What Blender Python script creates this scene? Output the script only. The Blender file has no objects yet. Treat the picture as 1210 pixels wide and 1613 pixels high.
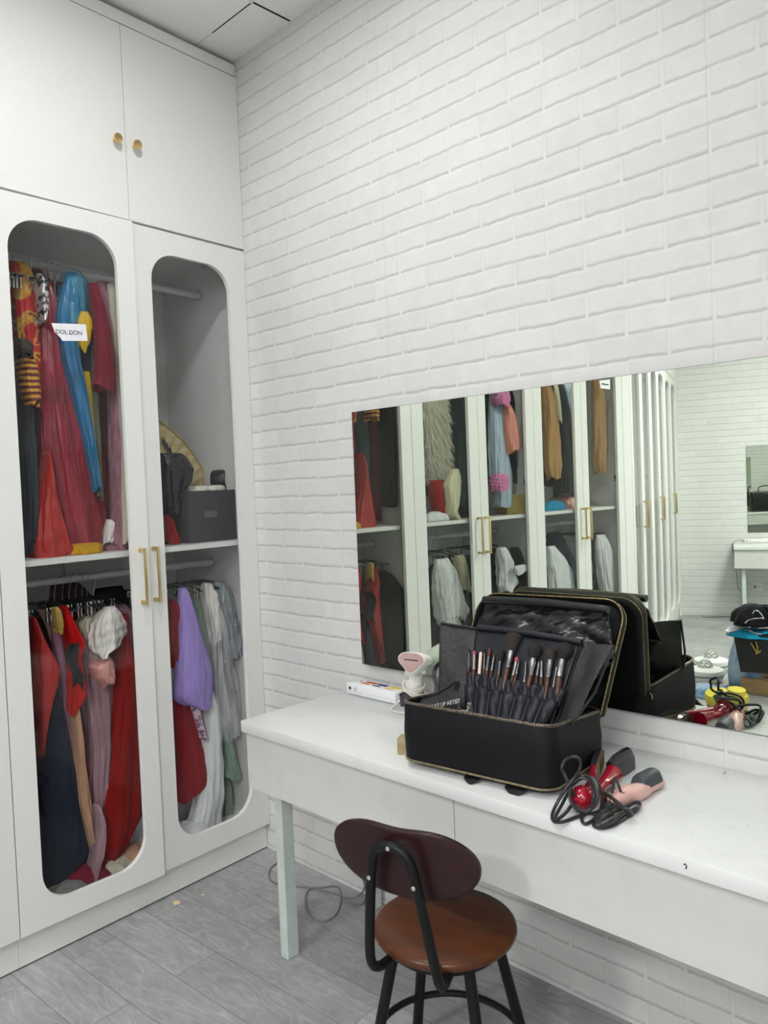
import bpy, bmesh, math, random
from math import sin, cos, pi, radians, sqrt
from mathutils import Vector, Matrix
import numpy as np
random.seed(7)
SC = bpy.context.scene
COL = SC.collection
# ------------------------------------------------------------------ camera
F_PX, YAW, PITCH, ROLL = 1230.18, 0.7756, -0.0329, -0.0403
CAM = Vector((2.5615, -1.8780, 1.4567))
_cy, _sy, _cp, _sp, _cr, _sr = cos(YAW), sin(YAW), cos(PITCH), sin(PITCH), cos(ROLL), sin(ROLL)
FWD = Vector((-_sy*_cp, _cy*_cp, _sp))
_r = Vector((_cy, _sy, 0)); _u = _r.cross(FWD)
RGT = _r*_cr + _u*_sr; UP = -_r*_sr + _u*_cr
cd = bpy.data.cameras.new('camera'); cam = bpy.data.objects.new('camera', cd); COL.objects.link(cam)
cd.sensor_fit = 'HORIZONTAL'; cd.sensor_width = 36; cd.lens = F_PX/1210*36; cd.clip_start = 0.02; cd.clip_end = 60
cam.matrix_world = Matrix(((RGT.x, UP.x, -FWD.x, CAM.x), (RGT.y, UP.y, -FWD.y, CAM.y), (RGT.z, UP.z, -FWD.z, CAM.z), (0, 0, 0, 1)))
SC.camera = cam
# ------------------------------------------------------------------ world, exposure, lamps
w = bpy.data.worlds.new('world'); SC.world = w; w.use_nodes = True
w.node_tree.nodes['Background'].inputs[0].default_value = (.9, .95, 1, 1)
w.node_tree.nodes['Background'].inputs[1].default_value = 0.05
SC.view_settings.view_transform = 'Standard'; SC.view_settings.look = 'None'
SC.view_settings.gamma = 1; SC.view_settings.use_curve_mapping = False
SC.view_settings.exposure = 0.34
LIGHTS = [((.96, -.95), .11, 13), ((2.446, -2.87), .30, 42), ((1.246, -4.67), .30, 85), ((4.246, -4.07), .30, 85)]
LIGHT_COL = (1.0, .992, .975)
# ------------------------------------------------------------------ plan of the room (measured)
ZC = 3.156
AL = 0.0650; BB = AL-0.3454; BW = -0.3232; W = 0.5059
A_N = Vector((cos(AL), sin(AL), 0)); A_T = Vector((sin(AL), -cos(AL), 0))
B_T = Vector((sin(BB), -cos(BB), 0)); B_N = Vector((cos(BB), sin(BB), 0))
B_0 = Vector((0.20449, -3.14204, 0)); E0 = Vector((-0.66414, -6.15818, 0))
R_D = Vector((cos(BW), sin(BW), 0)); R_IN = Vector((-sin(BW), cos(BW), 0))     # rear wall: along, into the room
MY = 0.0201; M_O = Vector((2.1, -.004, 1.2)); M_N = Vector((sin(MY), -cos(MY), -0.0003)).normalized()
def refl(p): p = Vector(p); return p-2*((p-M_O).dot(M_N))*M_N
def at(p, o, n, mir=False):
    """the point of a real plane that the measured pixel p of the photograph shows"""
    d = FWD*F_PX+RGT*(p[0]-605)-UP*(p[1]-806.5); c = CAM.copy()
    if mir: c2 = refl(c); d = refl(c+d)-c2; c = c2
    return c+d*((Vector(o)-c).dot(n)/d.dot(n))
def atz(x, y, z): return at((x, y), (0, 0, z), Vector((0, 0, 1)))
def aty(x, yy, y, mir=False): return at((x, yy), (0, y, 0), Vector((0, 1, 0)), mir)
def atW(x, y, xl=0., mir=False):
    q = at((x, y), A_N*xl, A_N, mir); return q.dot(A_T), q.z
# ------------------------------------------------------------------ mesh helpers
class MB:
    def __init__(s): s.v = []; s.f = []
    def add(s, vs, fs):
        n = len(s.v); s.v += [tuple(v) for v in vs]; s.f += [tuple(i+n for i in f) for f in fs]; return s
    def box(s, x0, x1, y0, y1, z0, z1, b=0, M=None):
        bm = bmesh.new(); bmesh.ops.create_cube(bm, size=1)
        for v in bm.verts: v.co = Vector(((x0+x1)/2+v.co.x*(x1-x0), (y0+y1)/2+v.co.y*(y1-y0), (z0+z1)/2+v.co.z*(z1-z0)))
        if b: bmesh.ops.bevel(bm, geom=bm.edges[:], offset=b, segments=2, profile=.5, affect='EDGES')
        bm.verts.index_update(); vs = [M@v.co if M else v.co for v in bm.verts]
        s.add(vs, [[v.index for v in f.verts] for f in bm.faces]); bm.free(); return s
    def loft(s, rings, cap0=True, cap1=True, closed=True):
        n = len(rings[0]); vs = [p for r in rings for p in r]; fs = []
        for i in range(len(rings)-1):
            for j in range(n if closed else n-1):
                k = (j+1) % n; fs.append((i*n+j, i*n+k, (i+1)*n+k, (i+1)*n+j))
        if cap0: fs.append(tuple(range(n-1, -1, -1)))
        if cap1: fs.append(tuple((len(rings)-1)*n+j for j in range(n)))
        return s.add(vs, fs)
    def tube(s, pts, r, seg=8, closed=False, smooth=0):
        pts = [Vector(p) for p in pts]
        if smooth: pts = crom(pts, smooth, closed)
        rs = r if isinstance(r, (list, tuple)) else None
        if rs and len(rs) != len(pts):
            rs = [np.interp(i/(len(pts)-1), np.linspace(0, 1, len(r)), r) for i in range(len(pts))]
        rings = []; up = None; n = len(pts)
        for i, p in enumerate(pts):
            a = pts[(i-1) % n] if (closed or i) else p; b = pts[(i+1) % n] if (closed or i < n-1) else p
            t = (b-a)
            if t.length < 1e-9: t = Vector((0, 0, 1))
            t.normalize()
            if up is None: up = Vector((0, 0, 1)) if abs(t.z) < .9 else Vector((1, 0, 0))
            s1 = t.cross(up)
            if s1.length < 1e-6: s1 = t.cross(Vector((0, 1, .1)))
            s1.normalize(); up = s1.cross(t).normalized(); q = rs[i] if rs else r
            rings.append([p+(s1*cos(2*pi*k/seg)+up*sin(2*pi*k/seg))*q for k in range(seg)])
        if closed:
            rings.append(rings[0]); return s.loft(rings, False, False)
        return s.loft(rings)
    def lathe(s, prof, c=(0, 0, 0), axis=(0, 0, 1), seg=24, sx=1, sy=1):
        ax = Vector(axis).normalized(); a = ax.cross(Vector((0, 1, 0)) if abs(ax.y) < .9 else Vector((1, 0, 0))).normalized(); b = ax.cross(a); c = Vector(c)
        return s.loft([[c+ax*h+(a*cos(2*pi*k/seg)*sx+b*sin(2*pi*k/seg)*sy)*max(r, 1e-5) for k in range(seg)] for r, h in prof])
    def prism(s, poly, d, rnd=None):
        """closed polygon (3D points) given thickness along vector d"""
        poly = [Vector(p) for p in poly]; d = Vector(d)
        return s.loft([poly, [p+d for p in poly]])
    def grid(s, fn, nu, nv, th=None):
        vs = [fn(i/nu, j/nv) for j in range(nv+1) for i in range(nu+1)]
        fs = [(j*(nu+1)+i, j*(nu+1)+i+1, (j+1)*(nu+1)+i+1, (j+1)*(nu+1)+i) for j in range(nv) for i in range(nu)]
        return s.add(vs, fs)
def crom(p, k, closed=False):
    n = len(p); out = []
    g = (lambda i: p[i % n]) if closed else (lambda i: p[min(max(i, 0), n-1)])
    for i in range(n if closed else n-1):
        a, b, c, d = g(i-1), g(i), g(i+1), g(i+2)
        for j in range(k):
            t = j/k; out.append(.5*((2*b)+(c-a)*t+(2*a-5*b+4*c-d)*t*t+(3*b-a-3*c+d)*t**3))
    if not closed: out.append(p[-1].copy())
    return out
MW = {}
def mk(name, mb, mat, parent=None, smooth=True, ang=38, loc=None, rz=0, solid=0, local=False, M=None):
    """ONE mesh object; vertices are given in world space unless local"""
    if parent is not None: Mi = MW[parent.name].inverted(); 
    elif M is not None: Mi = M.inverted()
    else: Mi = (Matrix.Translation(Vector(loc or (0, 0, 0)))@Matrix.Rotation(rz, 4, 'Z')).inverted()
    me = bpy.data.meshes.new(name)
    vs = [Vector(v) for v in mb.v] if local else [Mi@Vector(v) for v in mb.v]
    me.from_pydata([tuple(v) for v in vs], [], mb.f)
    bm = bmesh.new(); bm.from_mesh(me); bmesh.ops.recalc_face_normals(bm, faces=bm.faces[:]); bm.to_mesh(me); bm.free()
    if smooth:
        me.shade_smooth(); me.set_sharp_from_angle(angle=radians(ang))
    me.materials.append(mat)
    o = bpy.data.objects.new(name, me); COL.objects.link(o)
    if parent is not None: o.parent = parent; MW[o.name] = MW[parent.name]
    else: o.matrix_basis = Mi.inverted(); MW[o.name] = Mi.inverted()
    if solid:
        md = o.modifiers.new('thickness', 'SOLIDIFY'); md.thickness = solid; md.offset = 0
    return o
def empty(name, label, cat, loc, rz=0, group=None, kind=None):
    o = bpy.data.objects.new(name, None); COL.objects.link(o); o.empty_display_size = .1
    M = Matrix.Translation(Vector(loc))@Matrix.Rotation(rz, 4, 'Z'); o.matrix_basis = M; MW[o.name] = M
    return tag(o, label, cat, group, kind)
def tag(o, label=None, cat=None, group=None, kind=None):
    if label: o['label'] = label
    if cat: o['category'] = cat
    if group: o['group'] = group
    if kind: o['kind'] = kind
    return o
def dup(o, M=None, parent=None, label=None):
    c = o.copy(); COL.objects.link(c)
    if parent is not None: c.parent = parent
    if M is not None: c.matrix_basis = M
    MW[c.name] = M if M is not None else (MW[parent.name] if parent is not None else MW[o.name])
    if label: c['label'] = label
    for ch in [k for k in o.children]: dup(ch, None, c)
    return c
def kids(o, n): return [c for c in o.children if c.name.split('.')[0] == n]
# ------------------------------------------------------------------ materials
def nn(m, t, **k):
    n = m.node_tree.nodes.new(t)
    for a, b in k.items():
        if a in n.inputs: n.inputs[a].default_value = b
        else: setattr(n, a, b)
    return n
def base(name, col, rough=.5, metal=0, **k):
    m = bpy.data.materials.new(name); m.use_nodes = True; b = m.node_tree.nodes['Principled BSDF']
    b.inputs['Base Color'].default_value = (*col, 1); b.inputs['Roughness'].default_value = rough; b.inputs['Metallic'].default_value = metal
    for a, v in k.items(): b.inputs[a.replace('_', ' ')].default_value = v
    return m, b
def ln(m, a, b): m.node_tree.links.new(a, b)
def speck(name, col, col2=None, rough=.5, metal=0, scale=(30, 30, 30), bump=0, detail=4, lo=.35, hi=.65, dist=.002, **k):
    """procedural two-tone noise with bump"""
    m, b = base(name, col, rough, metal, **k)
    tc = nn(m, 'ShaderNodeTexCoord'); mp = nn(m, 'ShaderNodeMapping'); mp.inputs['Scale'].default_value = scale
    ln(m, tc.outputs['Object'], mp.inputs[0]); n = nn(m, 'ShaderNodeTexNoise', Scale=1.0, Detail=detail); ln(m, mp.outputs[0], n.inputs[0])
    r = nn(m, 'ShaderNodeValToRGB'); r.color_ramp.elements[0].position = lo; r.color_ramp.elements[1].position = hi
    r.color_ramp.elements[0].color = (*(col2 or [c*.85 for c in col]), 1); r.color_ramp.elements[1].color = (*col, 1)
    ln(m, n.outputs[0], r.inputs[0]); ln(m, r.outputs[0], b.inputs['Base Color'])
    if bump:
        bp = nn(m, 'ShaderNodeBump', Strength=bump, Distance=dist); ln(m, n.outputs[0], bp.inputs['Height']); ln(m, bp.outputs[0], b.inputs['Normal'])
    return m
def cloth(name, col, rough=.85, sheen=.05, fold=9, sat=0, var=.22):
    """woven cloth: soft vertical creases in the bump, slight tone variation"""
    m, b = base(name, col, rough if not sat else .38)
    b.inputs['Sheen Weight'].default_value = sheen; b.inputs['Specular IOR Level'].default_value = .6 if sat else .2
    tc = nn(m, 'ShaderNodeTexCoord'); mp = nn(m, 'ShaderNodeMapping'); mp.inputs['Scale'].default_value = (fold*2.2, fold*2.2, fold*.45)
    ln(m, tc.outputs['Object'], mp.inputs[0]); n = nn(m, 'ShaderNodeTexNoise', Scale=1.0, Detail=5, Distortion=.8); ln(m, mp.outputs[0], n.inputs[0])
    r = nn(m, 'ShaderNodeValToRGB'); r.color_ramp.elements[0].position = .3; r.color_ramp.elements[1].position = .7
    r.color_ramp.elements[0].color = (*[c*(1-var) for c in col], 1); r.color_ramp.elements[1].color = (*[min(1, c*(1+var*.5)) for c in col], 1)
    ln(m, n.outputs[0], r.inputs[0]); ln(m, r.outputs[0], b.inputs['Base Color'])
    b1 = nn(m, 'ShaderNodeBump', Strength=.7, Distance=.03); ln(m, n.outputs[0], b1.inputs['Height'])
    ln(m, b1.outputs[0], b.inputs['Normal']); return m
def sheer(name, col, alpha=.45, rough=.5):
    m, b = base(name, col, rough); b.inputs['Alpha'].default_value = alpha
    tc = nn(m, 'ShaderNodeTexCoord'); mp = nn(m, 'ShaderNodeMapping'); mp.inputs['Scale'].default_value = (26, 26, 5)
    ln(m, tc.outputs['Object'], mp.inputs[0]); n = nn(m, 'ShaderNodeTexNoise', Scale=1.0, Detail=5, Distortion=1.0); ln(m, mp.outputs[0], n.inputs[0])
    r = nn(m, 'ShaderNodeMapRange'); r.inputs['From Min'].default_value = .35; r.inputs['From Max'].default_value = .7
    r.inputs['To Min'].default_value = alpha*.6; r.inputs['To Max'].default_value = min(1, alpha*1.5); ln(m, n.outputs[0], r.inputs[0]); ln(m, r.outputs[0], b.inputs['Alpha'])
    bp = nn(m, 'ShaderNodeBump', Strength=.6, Distance=.015); ln(m, n.outputs[0], bp.inputs['Height']); ln(m, bp.outputs[0], b.inputs['Normal']); return m
def brick_mat(name):
    """white wallpaper printed and embossed as brickwork: object x along the wall, z up"""
    m, b = base(name, (.8, .8, .8), .55); b.inputs['Specular IOR Level'].default_value = .35
    tc = nn(m, 'ShaderNodeTexCoord'); sp = nn(m, 'ShaderNodeSeparateXYZ'); ln(m, tc.outputs['Object'], sp.inputs[0])
    n1 = nn(m, 'ShaderNodeTexNoise', Scale=6.0, Detail=3); ln(m, tc.outputs['Object'], n1.inputs[0])
    n1b = nn(m, 'ShaderNodeTexNoise', Scale=34.0, Detail=4); ln(m, tc.outputs['Object'], n1b.inputs[0])
    def mth(op, a, b_=None, c=None):
        q = nn(m, 'ShaderNodeMath', operation=op)
        for i, x in enumerate((a, b_, c)):
            if x is None: continue
            if isinstance(x, (int, float)): q.inputs[i].default_value = x
            else: ln(m, x, q.inputs[i])
        return q.outputs[0]
    wob = mth('ADD', mth('MULTIPLY', mth('SUBTRACT', n1.outputs[0], .5), .014), mth('MULTIPLY', mth('SUBTRACT', n1b.outputs[0], .5), .0085))
    z = mth('ADD', sp.outputs[2], wob); x = mth('ADD', sp.outputs[0], mth('MULTIPLY', wob, .8))
    H = .0645; L = .222
    def pat(dz):
        zz = mth('DIVIDE', mth('ADD', z, dz), H)          # height in courses
        row = mth('FLOOR', zz); fz = mth('SUBTRACT', zz, row)
        odd = mth('MODULO', row, 2.0)
        xx = mth('ADD', mth('DIVIDE', x, L), mth('MULTIPLY', odd, .5)); xx = mth('ADD', xx, .24)
        fx = mth('FRACT', xx)
        ez = mth('MINIMUM', fz, mth('SUBTRACT', 1.0, fz)); ex = mth('MINIMUM', fx, mth('SUBTRACT', 1.0, fx))
        return fz, mth('MULTIPLY', ez, H), mth('MULTIPLY', ex, L), row, mth('FLOOR', xx)
    OFF = .0645*40-2.593+.003+.0645
    fz, ez, ex, row, colm = pat(OFF)
    # soft brick mask: 1 on brick, 0 in the joint
    def sm(v, a, b2):
        q = nn(m, 'ShaderNodeMapRange', interpolation_type='SMOOTHSTEP'); ln(m, v, q.inputs[0]); q.inputs['From Min'].default_value = a; q.inputs['From Max'].default_value = b2; return q.outputs[0]
    mask = mth('MULTIPLY', sm(ez, .0012, .0085), sm(ex, .0010, .0085))
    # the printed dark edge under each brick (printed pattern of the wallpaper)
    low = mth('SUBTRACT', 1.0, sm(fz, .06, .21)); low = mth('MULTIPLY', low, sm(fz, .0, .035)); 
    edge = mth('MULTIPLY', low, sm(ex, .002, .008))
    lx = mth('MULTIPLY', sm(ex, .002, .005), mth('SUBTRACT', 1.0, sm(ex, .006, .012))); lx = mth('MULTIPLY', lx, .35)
    wn = nn(m, 'ShaderNodeTexWhiteNoise'); cb = nn(m, 'ShaderNodeCombineXYZ'); ln(m, row, cb.inputs[0]); ln(m, colm, cb.inputs[1]); ln(m, cb.outputs[0], wn.inputs[0])
    n2 = nn(m, 'ShaderNodeTexNoise', Scale=16.0, Detail=9, Roughness=.72); ln(m, tc.outputs['Object'], n2.inputs[0])
    n3 = nn(m, 'ShaderNodeTexNoise', Scale=420.0, Detail=2); ln(m, tc.outputs['Object'], n3.inputs[0])
    tone = mth('ADD', .665, mth('MULTIPLY', wn.outputs[0], .04))
    tone = mth('ADD', tone, mth('MULTIPLY', mth('SUBTRACT', n2.outputs[0], .5), .17))
    tone = mth('ADD', tone, mth('MULTIPLY', mth('SUBTRACT', n3.outputs[0], .5), .06))
    tone = mth('ADD', tone, mth('MULTIPLY', mth('SUBTRACT', 1.0, mask), .012))
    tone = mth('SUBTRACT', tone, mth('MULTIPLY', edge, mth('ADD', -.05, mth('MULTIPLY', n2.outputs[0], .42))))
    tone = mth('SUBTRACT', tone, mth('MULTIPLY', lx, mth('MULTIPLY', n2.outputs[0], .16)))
    seam = mth('ABSOLUTE', mth('SUBTRACT', mth('FRACT', mth('ADD', mth('DIVIDE', sp.outputs[0], 1.06), .774)), .5)); seam = mth('SUBTRACT', 1.0, sm(seam, .0006, .0022))
    tone = mth('SUBTRACT', tone, mth('MULTIPLY', seam, .06))
    cc = nn(m, 'ShaderNodeCombineColor'); ln(m, mth('MULTIPLY', tone, .995), cc.inputs[0]); ln(m, tone, cc.inputs[1]); ln(m, mth('MULTIPLY', tone, .99), cc.inputs[2])
    ln(m, cc.outputs[0], b.inputs['Base Color'])
    hgt = mth('ADD', mask, mth('MULTIPLY', n3.outputs[0], .10)); hgt = mth('ADD', hgt, mth('MULTIPLY', n2.outputs[0], .9))
    bp = nn(m, 'ShaderNodeBump', Strength=.3, Distance=.0018); ln(m, hgt, bp.inputs['Height']); ln(m, bp.outputs[0], b.inputs['Normal'])
    return m
def floor_mat():
    m, b = base('grey_vinyl_planks', (.4, .4, .4), .5)
    tc = nn(m, 'ShaderNodeTexCoord')
    br = nn(m, 'ShaderNodeTexBrick'); br.offset = .37; br.offset_frequency = 2; br.squash = 1
    br.inputs['Color1'].default_value = (.345, .345, .35, 1); br.inputs['Color2'].default_value = (.30, .30, .306, 1); br.inputs['Mortar'].default_value = (.10, .10, .10, 1)
    br.inputs['Scale'].default_value = 1; br.inputs['Mortar Size'].default_value = .0010; br.inputs['Mortar Smooth'].default_value = .3
    br.inputs['Brick Width'].default_value = .915; br.inputs['Row Height'].default_value = .1525
    mp = nn(m, 'ShaderNodeMapping'); mp.inputs['Location'].default_value = (-.40, .885-.1525*6, 0); mp.inputs['Location'].default_value[1] = .8845+.1525*60
    ln(m, tc.outputs['Object'], mp.inputs[0]); ln(m, mp.outputs[0], br.inputs['Vector'])
    ns = nn(m, 'ShaderNodeMapping'); ns.inputs['Scale'].default_value = (4.5, 30, 1); ln(m, tc.outputs['Object'], ns.inputs[0])
    ad = nn(m, 'ShaderNodeVectorMath', operation='ADD'); ln(m, ns.outputs[0], ad.inputs[0])
    vs = nn(m, 'ShaderNodeVectorMath', operation='SCALE'); vs.inputs['Scale'].default_value = 60; ln(m, br.outputs['Color'], vs.inputs[0]); ln(m, vs.outputs[0], ad.inputs[1])
    n = nn(m, 'ShaderNodeTexNoise', Scale=1.0, Detail=7, Roughness=.62, Distortion=1.6); ln(m, ad.outputs[0], n.inputs[0])
    ns2 = nn(m, 'ShaderNodeMapping'); ns2.inputs['Scale'].default_value = (2.2, 9, 1); ln(m, ad.outputs[0], ns2.inputs[0])
    ns2.inputs['Scale'].default_value = (.6, .35, 1)
    wv = nn(m, 'ShaderNodeTexNoise', Scale=1.0, Detail=2, Distortion=.4); ln(m, ns2.outputs[0], wv.inputs[0])
    ring = nn(m, 'ShaderNodeMath', operation='MULTIPLY'); ring.inputs[1].default_value = 13; ln(m, wv.outputs[0], ring.inputs[0])
    fr = nn(m, 'ShaderNodeMath', operation='PINGPONG'); fr.inputs[1].default_value = .5; ln(m, ring.outputs[0], fr.inputs[0])
    rr = nn(m, 'ShaderNodeMapRange'); rr.inputs['From Min'].default_value = .0; rr.inputs['From Max'].default_value = .22; rr.inputs['To Min'].default_value = 1.16; rr.inputs['To Max'].default_value = .98; ln(m, fr.outputs[0], rr.inputs[0])
    r2 = nn(m, 'ShaderNodeMapRange'); r2.inputs['From Min'].default_value = .3; r2.inputs['From Max'].default_value = .7; r2.inputs['To Min'].default_value = .86; r2.inputs['To Max'].default_value = 1.13; ln(m, n.outputs[0], r2.inputs[0])
    dn = nn(m, 'ShaderNodeTexNoise', Scale=3.5, Detail=6, Roughness=.7); ln(m, tc.outputs['Object'], dn.inputs[0])
    r3 = nn(m, 'ShaderNodeMapRange'); r3.inputs['From Min'].default_value = .35; r3.inputs['From Max'].default_value = .65; r3.inputs['To Min'].default_value = .88; r3.inputs['To Max'].default_value = 1.12; ln(m, dn.outputs[0], r3.inputs[0])
    m1 = nn(m, 'ShaderNodeMath', operation='MULTIPLY'); ln(m, rr.outputs[0], m1.inputs[0]); ln(m, r2.outputs[0], m1.inputs[1])
    m2 = nn(m, 'ShaderNodeMath', operation='MULTIPLY'); ln(m, m1.outputs[0], m2.inputs[0]); ln(m, r3.outputs[0], m2.inputs[1])
    sc = nn(m, 'ShaderNodeVectorMath', operation='SCALE'); ln(m, br.outputs['Color'], sc.inputs[0]); ln(m, m2.outputs[0], sc.inputs['Scale'])
    ln(m, sc.outputs[0], b.inputs['Base Color'])
    bp = nn(m, 'ShaderNodeBump', Strength=.12, Distance=.001); ln(m, m1.outputs[0], bp.inputs['Height']); ln(m, bp.outputs[0], b.inputs['Normal']); return m
def ceil_mat():
    m, b = base('white_ceiling_tiles', (.78, .78, .77), .8)
    tc = nn(m, 'ShaderNodeTexCoord'); mp = nn(m, 'ShaderNodeMapping'); mp.inputs['Location'].default_value = (-.346+6, .17+12, 0); ln(m, tc.outputs['Object'], mp.inputs[0])
    br = nn(m, 'ShaderNodeTexBrick'); br.offset = 0; br.inputs['Color1'].default_value = (.86, .86, .85, 1); br.inputs['Color2'].default_value = (.84, .84, .83, 1)
    br.inputs['Mortar'].default_value = (.5, .5, .49, 1); br.inputs['Scale'].default_value = 1; br.inputs['Mortar Size'].default_value = .0016; br.inputs['Brick Width'].default_value = .6; br.inputs['Row Height'].default_value = .6
    ln(m, mp.outputs[0], br.inputs['Vector']); ln(m, br.outputs['Color'], b.inputs['Base Color']); return m
def glass_mat(name, tint, ior=1.33):
    m = bpy.data.materials.new(name); m.use_nodes = True; nt = m.node_tree; nt.nodes.clear()
    o = nn(m, 'ShaderNodeOutputMaterial'); t = nn(m, 'ShaderNodeBsdfTransparent'); t.inputs[0].default_value = (*tint, 1)
    g = nn(m, 'ShaderNodeBsdfGlossy'); g.inputs['Roughness'].default_value = .01; fr = nn(m, 'ShaderNodeFresnel'); ge = nn(m, 'ShaderNodeNewGeometry'); mi = nn(m, 'ShaderNodeMapRange'); ln(m, ge.outputs['Backfacing'], mi.inputs[0]); mi.inputs['To Min'].default_value = ior; mi.inputs['To Max'].default_value = 1/ior; ln(m, mi.outputs[0], fr.inputs[0])
    mx = nn(m, 'ShaderNodeMixShader'); ln(m, fr.outputs[0], mx.inputs[0]); ln(m, t.outputs[0], mx.inputs[1]); ln(m, g.outputs[0], mx.inputs[2]); ln(m, mx.outputs[0], o.inputs[0]); return m
def emit_mat(name, col, s):
    m, b = base(name, (.9, .9, .9), .5); b.inputs['Emission Color'].default_value = (*col, 1); b.inputs['Emission Strength'].default_value = s; return m
def srgb(r, g, b):
    f = lambda c: (c/255/12.92) if c/255 <= .04045 else ((c/255+.055)/1.055)**2.4
    return (f(r), f(g), f(b))
M_ = {}
M_['brick'] = brick_mat('white_brick_wallpaper'); M_['floor'] = floor_mat(); M_['ceil'] = ceil_mat()
M_['mel'] = speck('white_melamine', (.765, .772, .755), (.75, .757, .74), .42, scale=(60, 60, 60), bump=.05, dist=.0005)
M_['carc'] = speck('wardrobe_interior', (.74, .735, .73), (.72, .715, .71), .5, scale=(40, 40, 40))
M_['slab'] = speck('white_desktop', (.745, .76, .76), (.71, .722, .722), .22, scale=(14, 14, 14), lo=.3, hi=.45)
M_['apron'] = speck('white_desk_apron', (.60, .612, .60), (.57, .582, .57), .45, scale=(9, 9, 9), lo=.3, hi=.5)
M_['leg'] = speck('pale_grey_green_metal', srgb(200, 209, 204), srgb(190, 200, 195), .4, scale=(30, 30, 30))
M_['brass'] = base('polished_brass', (.72, .52, .24), .16, 1)[0]
M_['brassbar'] = base('satin_brass', (.70, .56, .30), .3, 1)[0]
M_['glass'] = glass_mat('smoked_cabinet_glass', (.955, .96, .96)); M_['mirror'] = base('mirror_silver', (.80, .865, .765), 0.0, 1)[0]
M_['medge'] = base('mirror_green_edge', (.05, .08, .07), .3)[0]
M_['dark'] = base('dark_gap', (.02, .02, .022), .9)[0]
M_['alu'] = speck('white_wardrobe_rail', (.62, .62, .62), (.56, .56, .56), .35, .1, scale=(5, 5, 5))
M_['chrome'] = base('chrome', (.75, .75, .75), .15, 1)[0]; M_['blackp'] = base('black_plastic', (.012, .012, .013), .35)[0]
M_['paper'] = speck('white_paper', (.82, .82, .86), (.76, .76, .80), .8, scale=(60, 60, 60)); M_['ink'] = base('dark_ink', (.03, .03, .05), .8)[0]
M_['plast'] = base('clear_hanger_plastic', (.5, .5, .5), .2)[0]
# ------------------------------------------------------------------ room shell
def struct(name, mb, mat, **k): return tag(mk(name, mb, mat, smooth=False, **k), kind='structure')
XR = 5.3
rear_far = E0+R_D*((XR+.664)/R_D.x)
fl = MB(); fl.box(-1.8, XR+.1, -9.2, .12, -.1, 0); struct('floor', fl, M_['floor'], rz=AL)
cl = MB(); cl.box(-1.8, XR+.1, -9.2, .12, ZC, ZC+.08); struct('ceiling', cl, M_['ceil'])
wf = MB(); wf.box(-1.4, XR+.1, 0, .1, 0, ZC); struct('wall_front', wf, M_['brick'])
wr = MB(); Mr = Matrix.Translation(E0)@Matrix.Rotation(BW, 4, 'Z'); wr.box(-1.0, (XR+.8)/cos(BW), -.1, 0, 0, ZC); struct('wall_rear', wr, M_['brick'], M=Mr, local=True)
ww = MB(); ww.box(XR, XR+.1, -9.1, 0, 0, ZC); struct('wall_right', ww, speck('painted_plaster', (.7, .71, .70), None, .8, scale=(3, 3, 3)))
MA = Matrix.Translation(A_N*-.57)@Matrix.Rotation(AL, 4, 'Z'); wl = MB(); wl.box(-.1, 0, -3.15, .06, 0, ZC); struct('wall_left', wl, M_['carc'], M=MA, local=True)
MBB = Matrix.Translation(B_0-B_N*.57)@Matrix.Rotation(BB, 4, 'Z'); wl = MB(); wl.box(-.1, 0, -3.3, .1, 0, ZC); struct('wall_left', wl, M_['carc'], M=MBB, local=True)
# grooves between the ceiling tiles next to the corner, where tiles sit unevenly
# filler panels at both ends of the second wardrobe run and the long cornice over each run
def frame(o, ang): return Matrix.Translation(Vector(o))@Matrix.Rotation(ang, 4, 'Z')
FA = frame((0, 0, 0), AL); FB = frame(B_0, BB)
def trimL(name, x0, x1, y0, y1, z0, z1, M): mb = MB(); mb.box(x0, x1, y0, y1, z0, z1, .001); struct(name, mb, M_['mel'], M=M, local=True)
trimL('trim_1', -.30, -.001, -3.04, -.002, 3.092, 3.136, FA)
trimL('trim_2', -.30, -.001, -3.139, -.0, 3.092, 3.136, FB)
for k_, (xa, xb, ya, yb) in enumerate(((.342, .350, -.165, -.004), (.10, .335, -.172, -.168))):
    mb = MB(); mb.box(xa, xb, ya, yb, ZC-.0012, ZC+.0); struct('trim_%d' % (5+k_), mb, M_['dark'])
trimL('trim_3', -.02, 0, -3.146, -3.038, .0, 3.09, FA)
trimL('trim_4', -.02, 0, -3.138, -3.038, .0, 3.09, FB)
# ------------------------------------------------------------------ ceiling lights
for i, ((lx, ly), r, pw) in enumerate(LIGHTS):
    o = empty('ceiling_light', ['round recessed ceiling light nearest the wardrobe corner', 'square ceiling light panel in front of the desk', 'square ceiling light panel beside the angled wardrobes', 'square ceiling light panel towards the far right of the room'][i], 'light', (lx, ly, ZC), group='ceiling lights')
    fr = MB(); df = MB()
    if i == 0:
        fr.lathe([(r+.015, 0), (r+.015, -.008), (r, -.008), (r, -.001), (0, -.001)], (lx, ly, ZC), seg=40); df.lathe([(0, -.002), (r-.002, -.002), (r-.002, -.005), (0, -.005)], (lx, ly, ZC), seg=40); area = pi*r*r
    else:
        for a in (-1, 1):
            fr.box(lx-r, lx+r, ly+a*(r-.008)-.008, ly+a*(r-.008)+.008, ZC-.008, ZC); fr.box(lx+a*(r-.008)-.008, lx+a*(r-.008)+.008, ly-r, ly+r, ZC-.008, ZC)
        df.box(lx-r+.016, lx+r-.016, ly-r+.016, ly+r-.016, ZC-.005, ZC-.002); area = 4*r*r
    mk('frame', fr, M_['mel'], o, smooth=False)
    mk('diffuser', df, emit_mat('lit_diffuser', LIGHT_COL, pw/area/pi), o, smooth=False)
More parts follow.
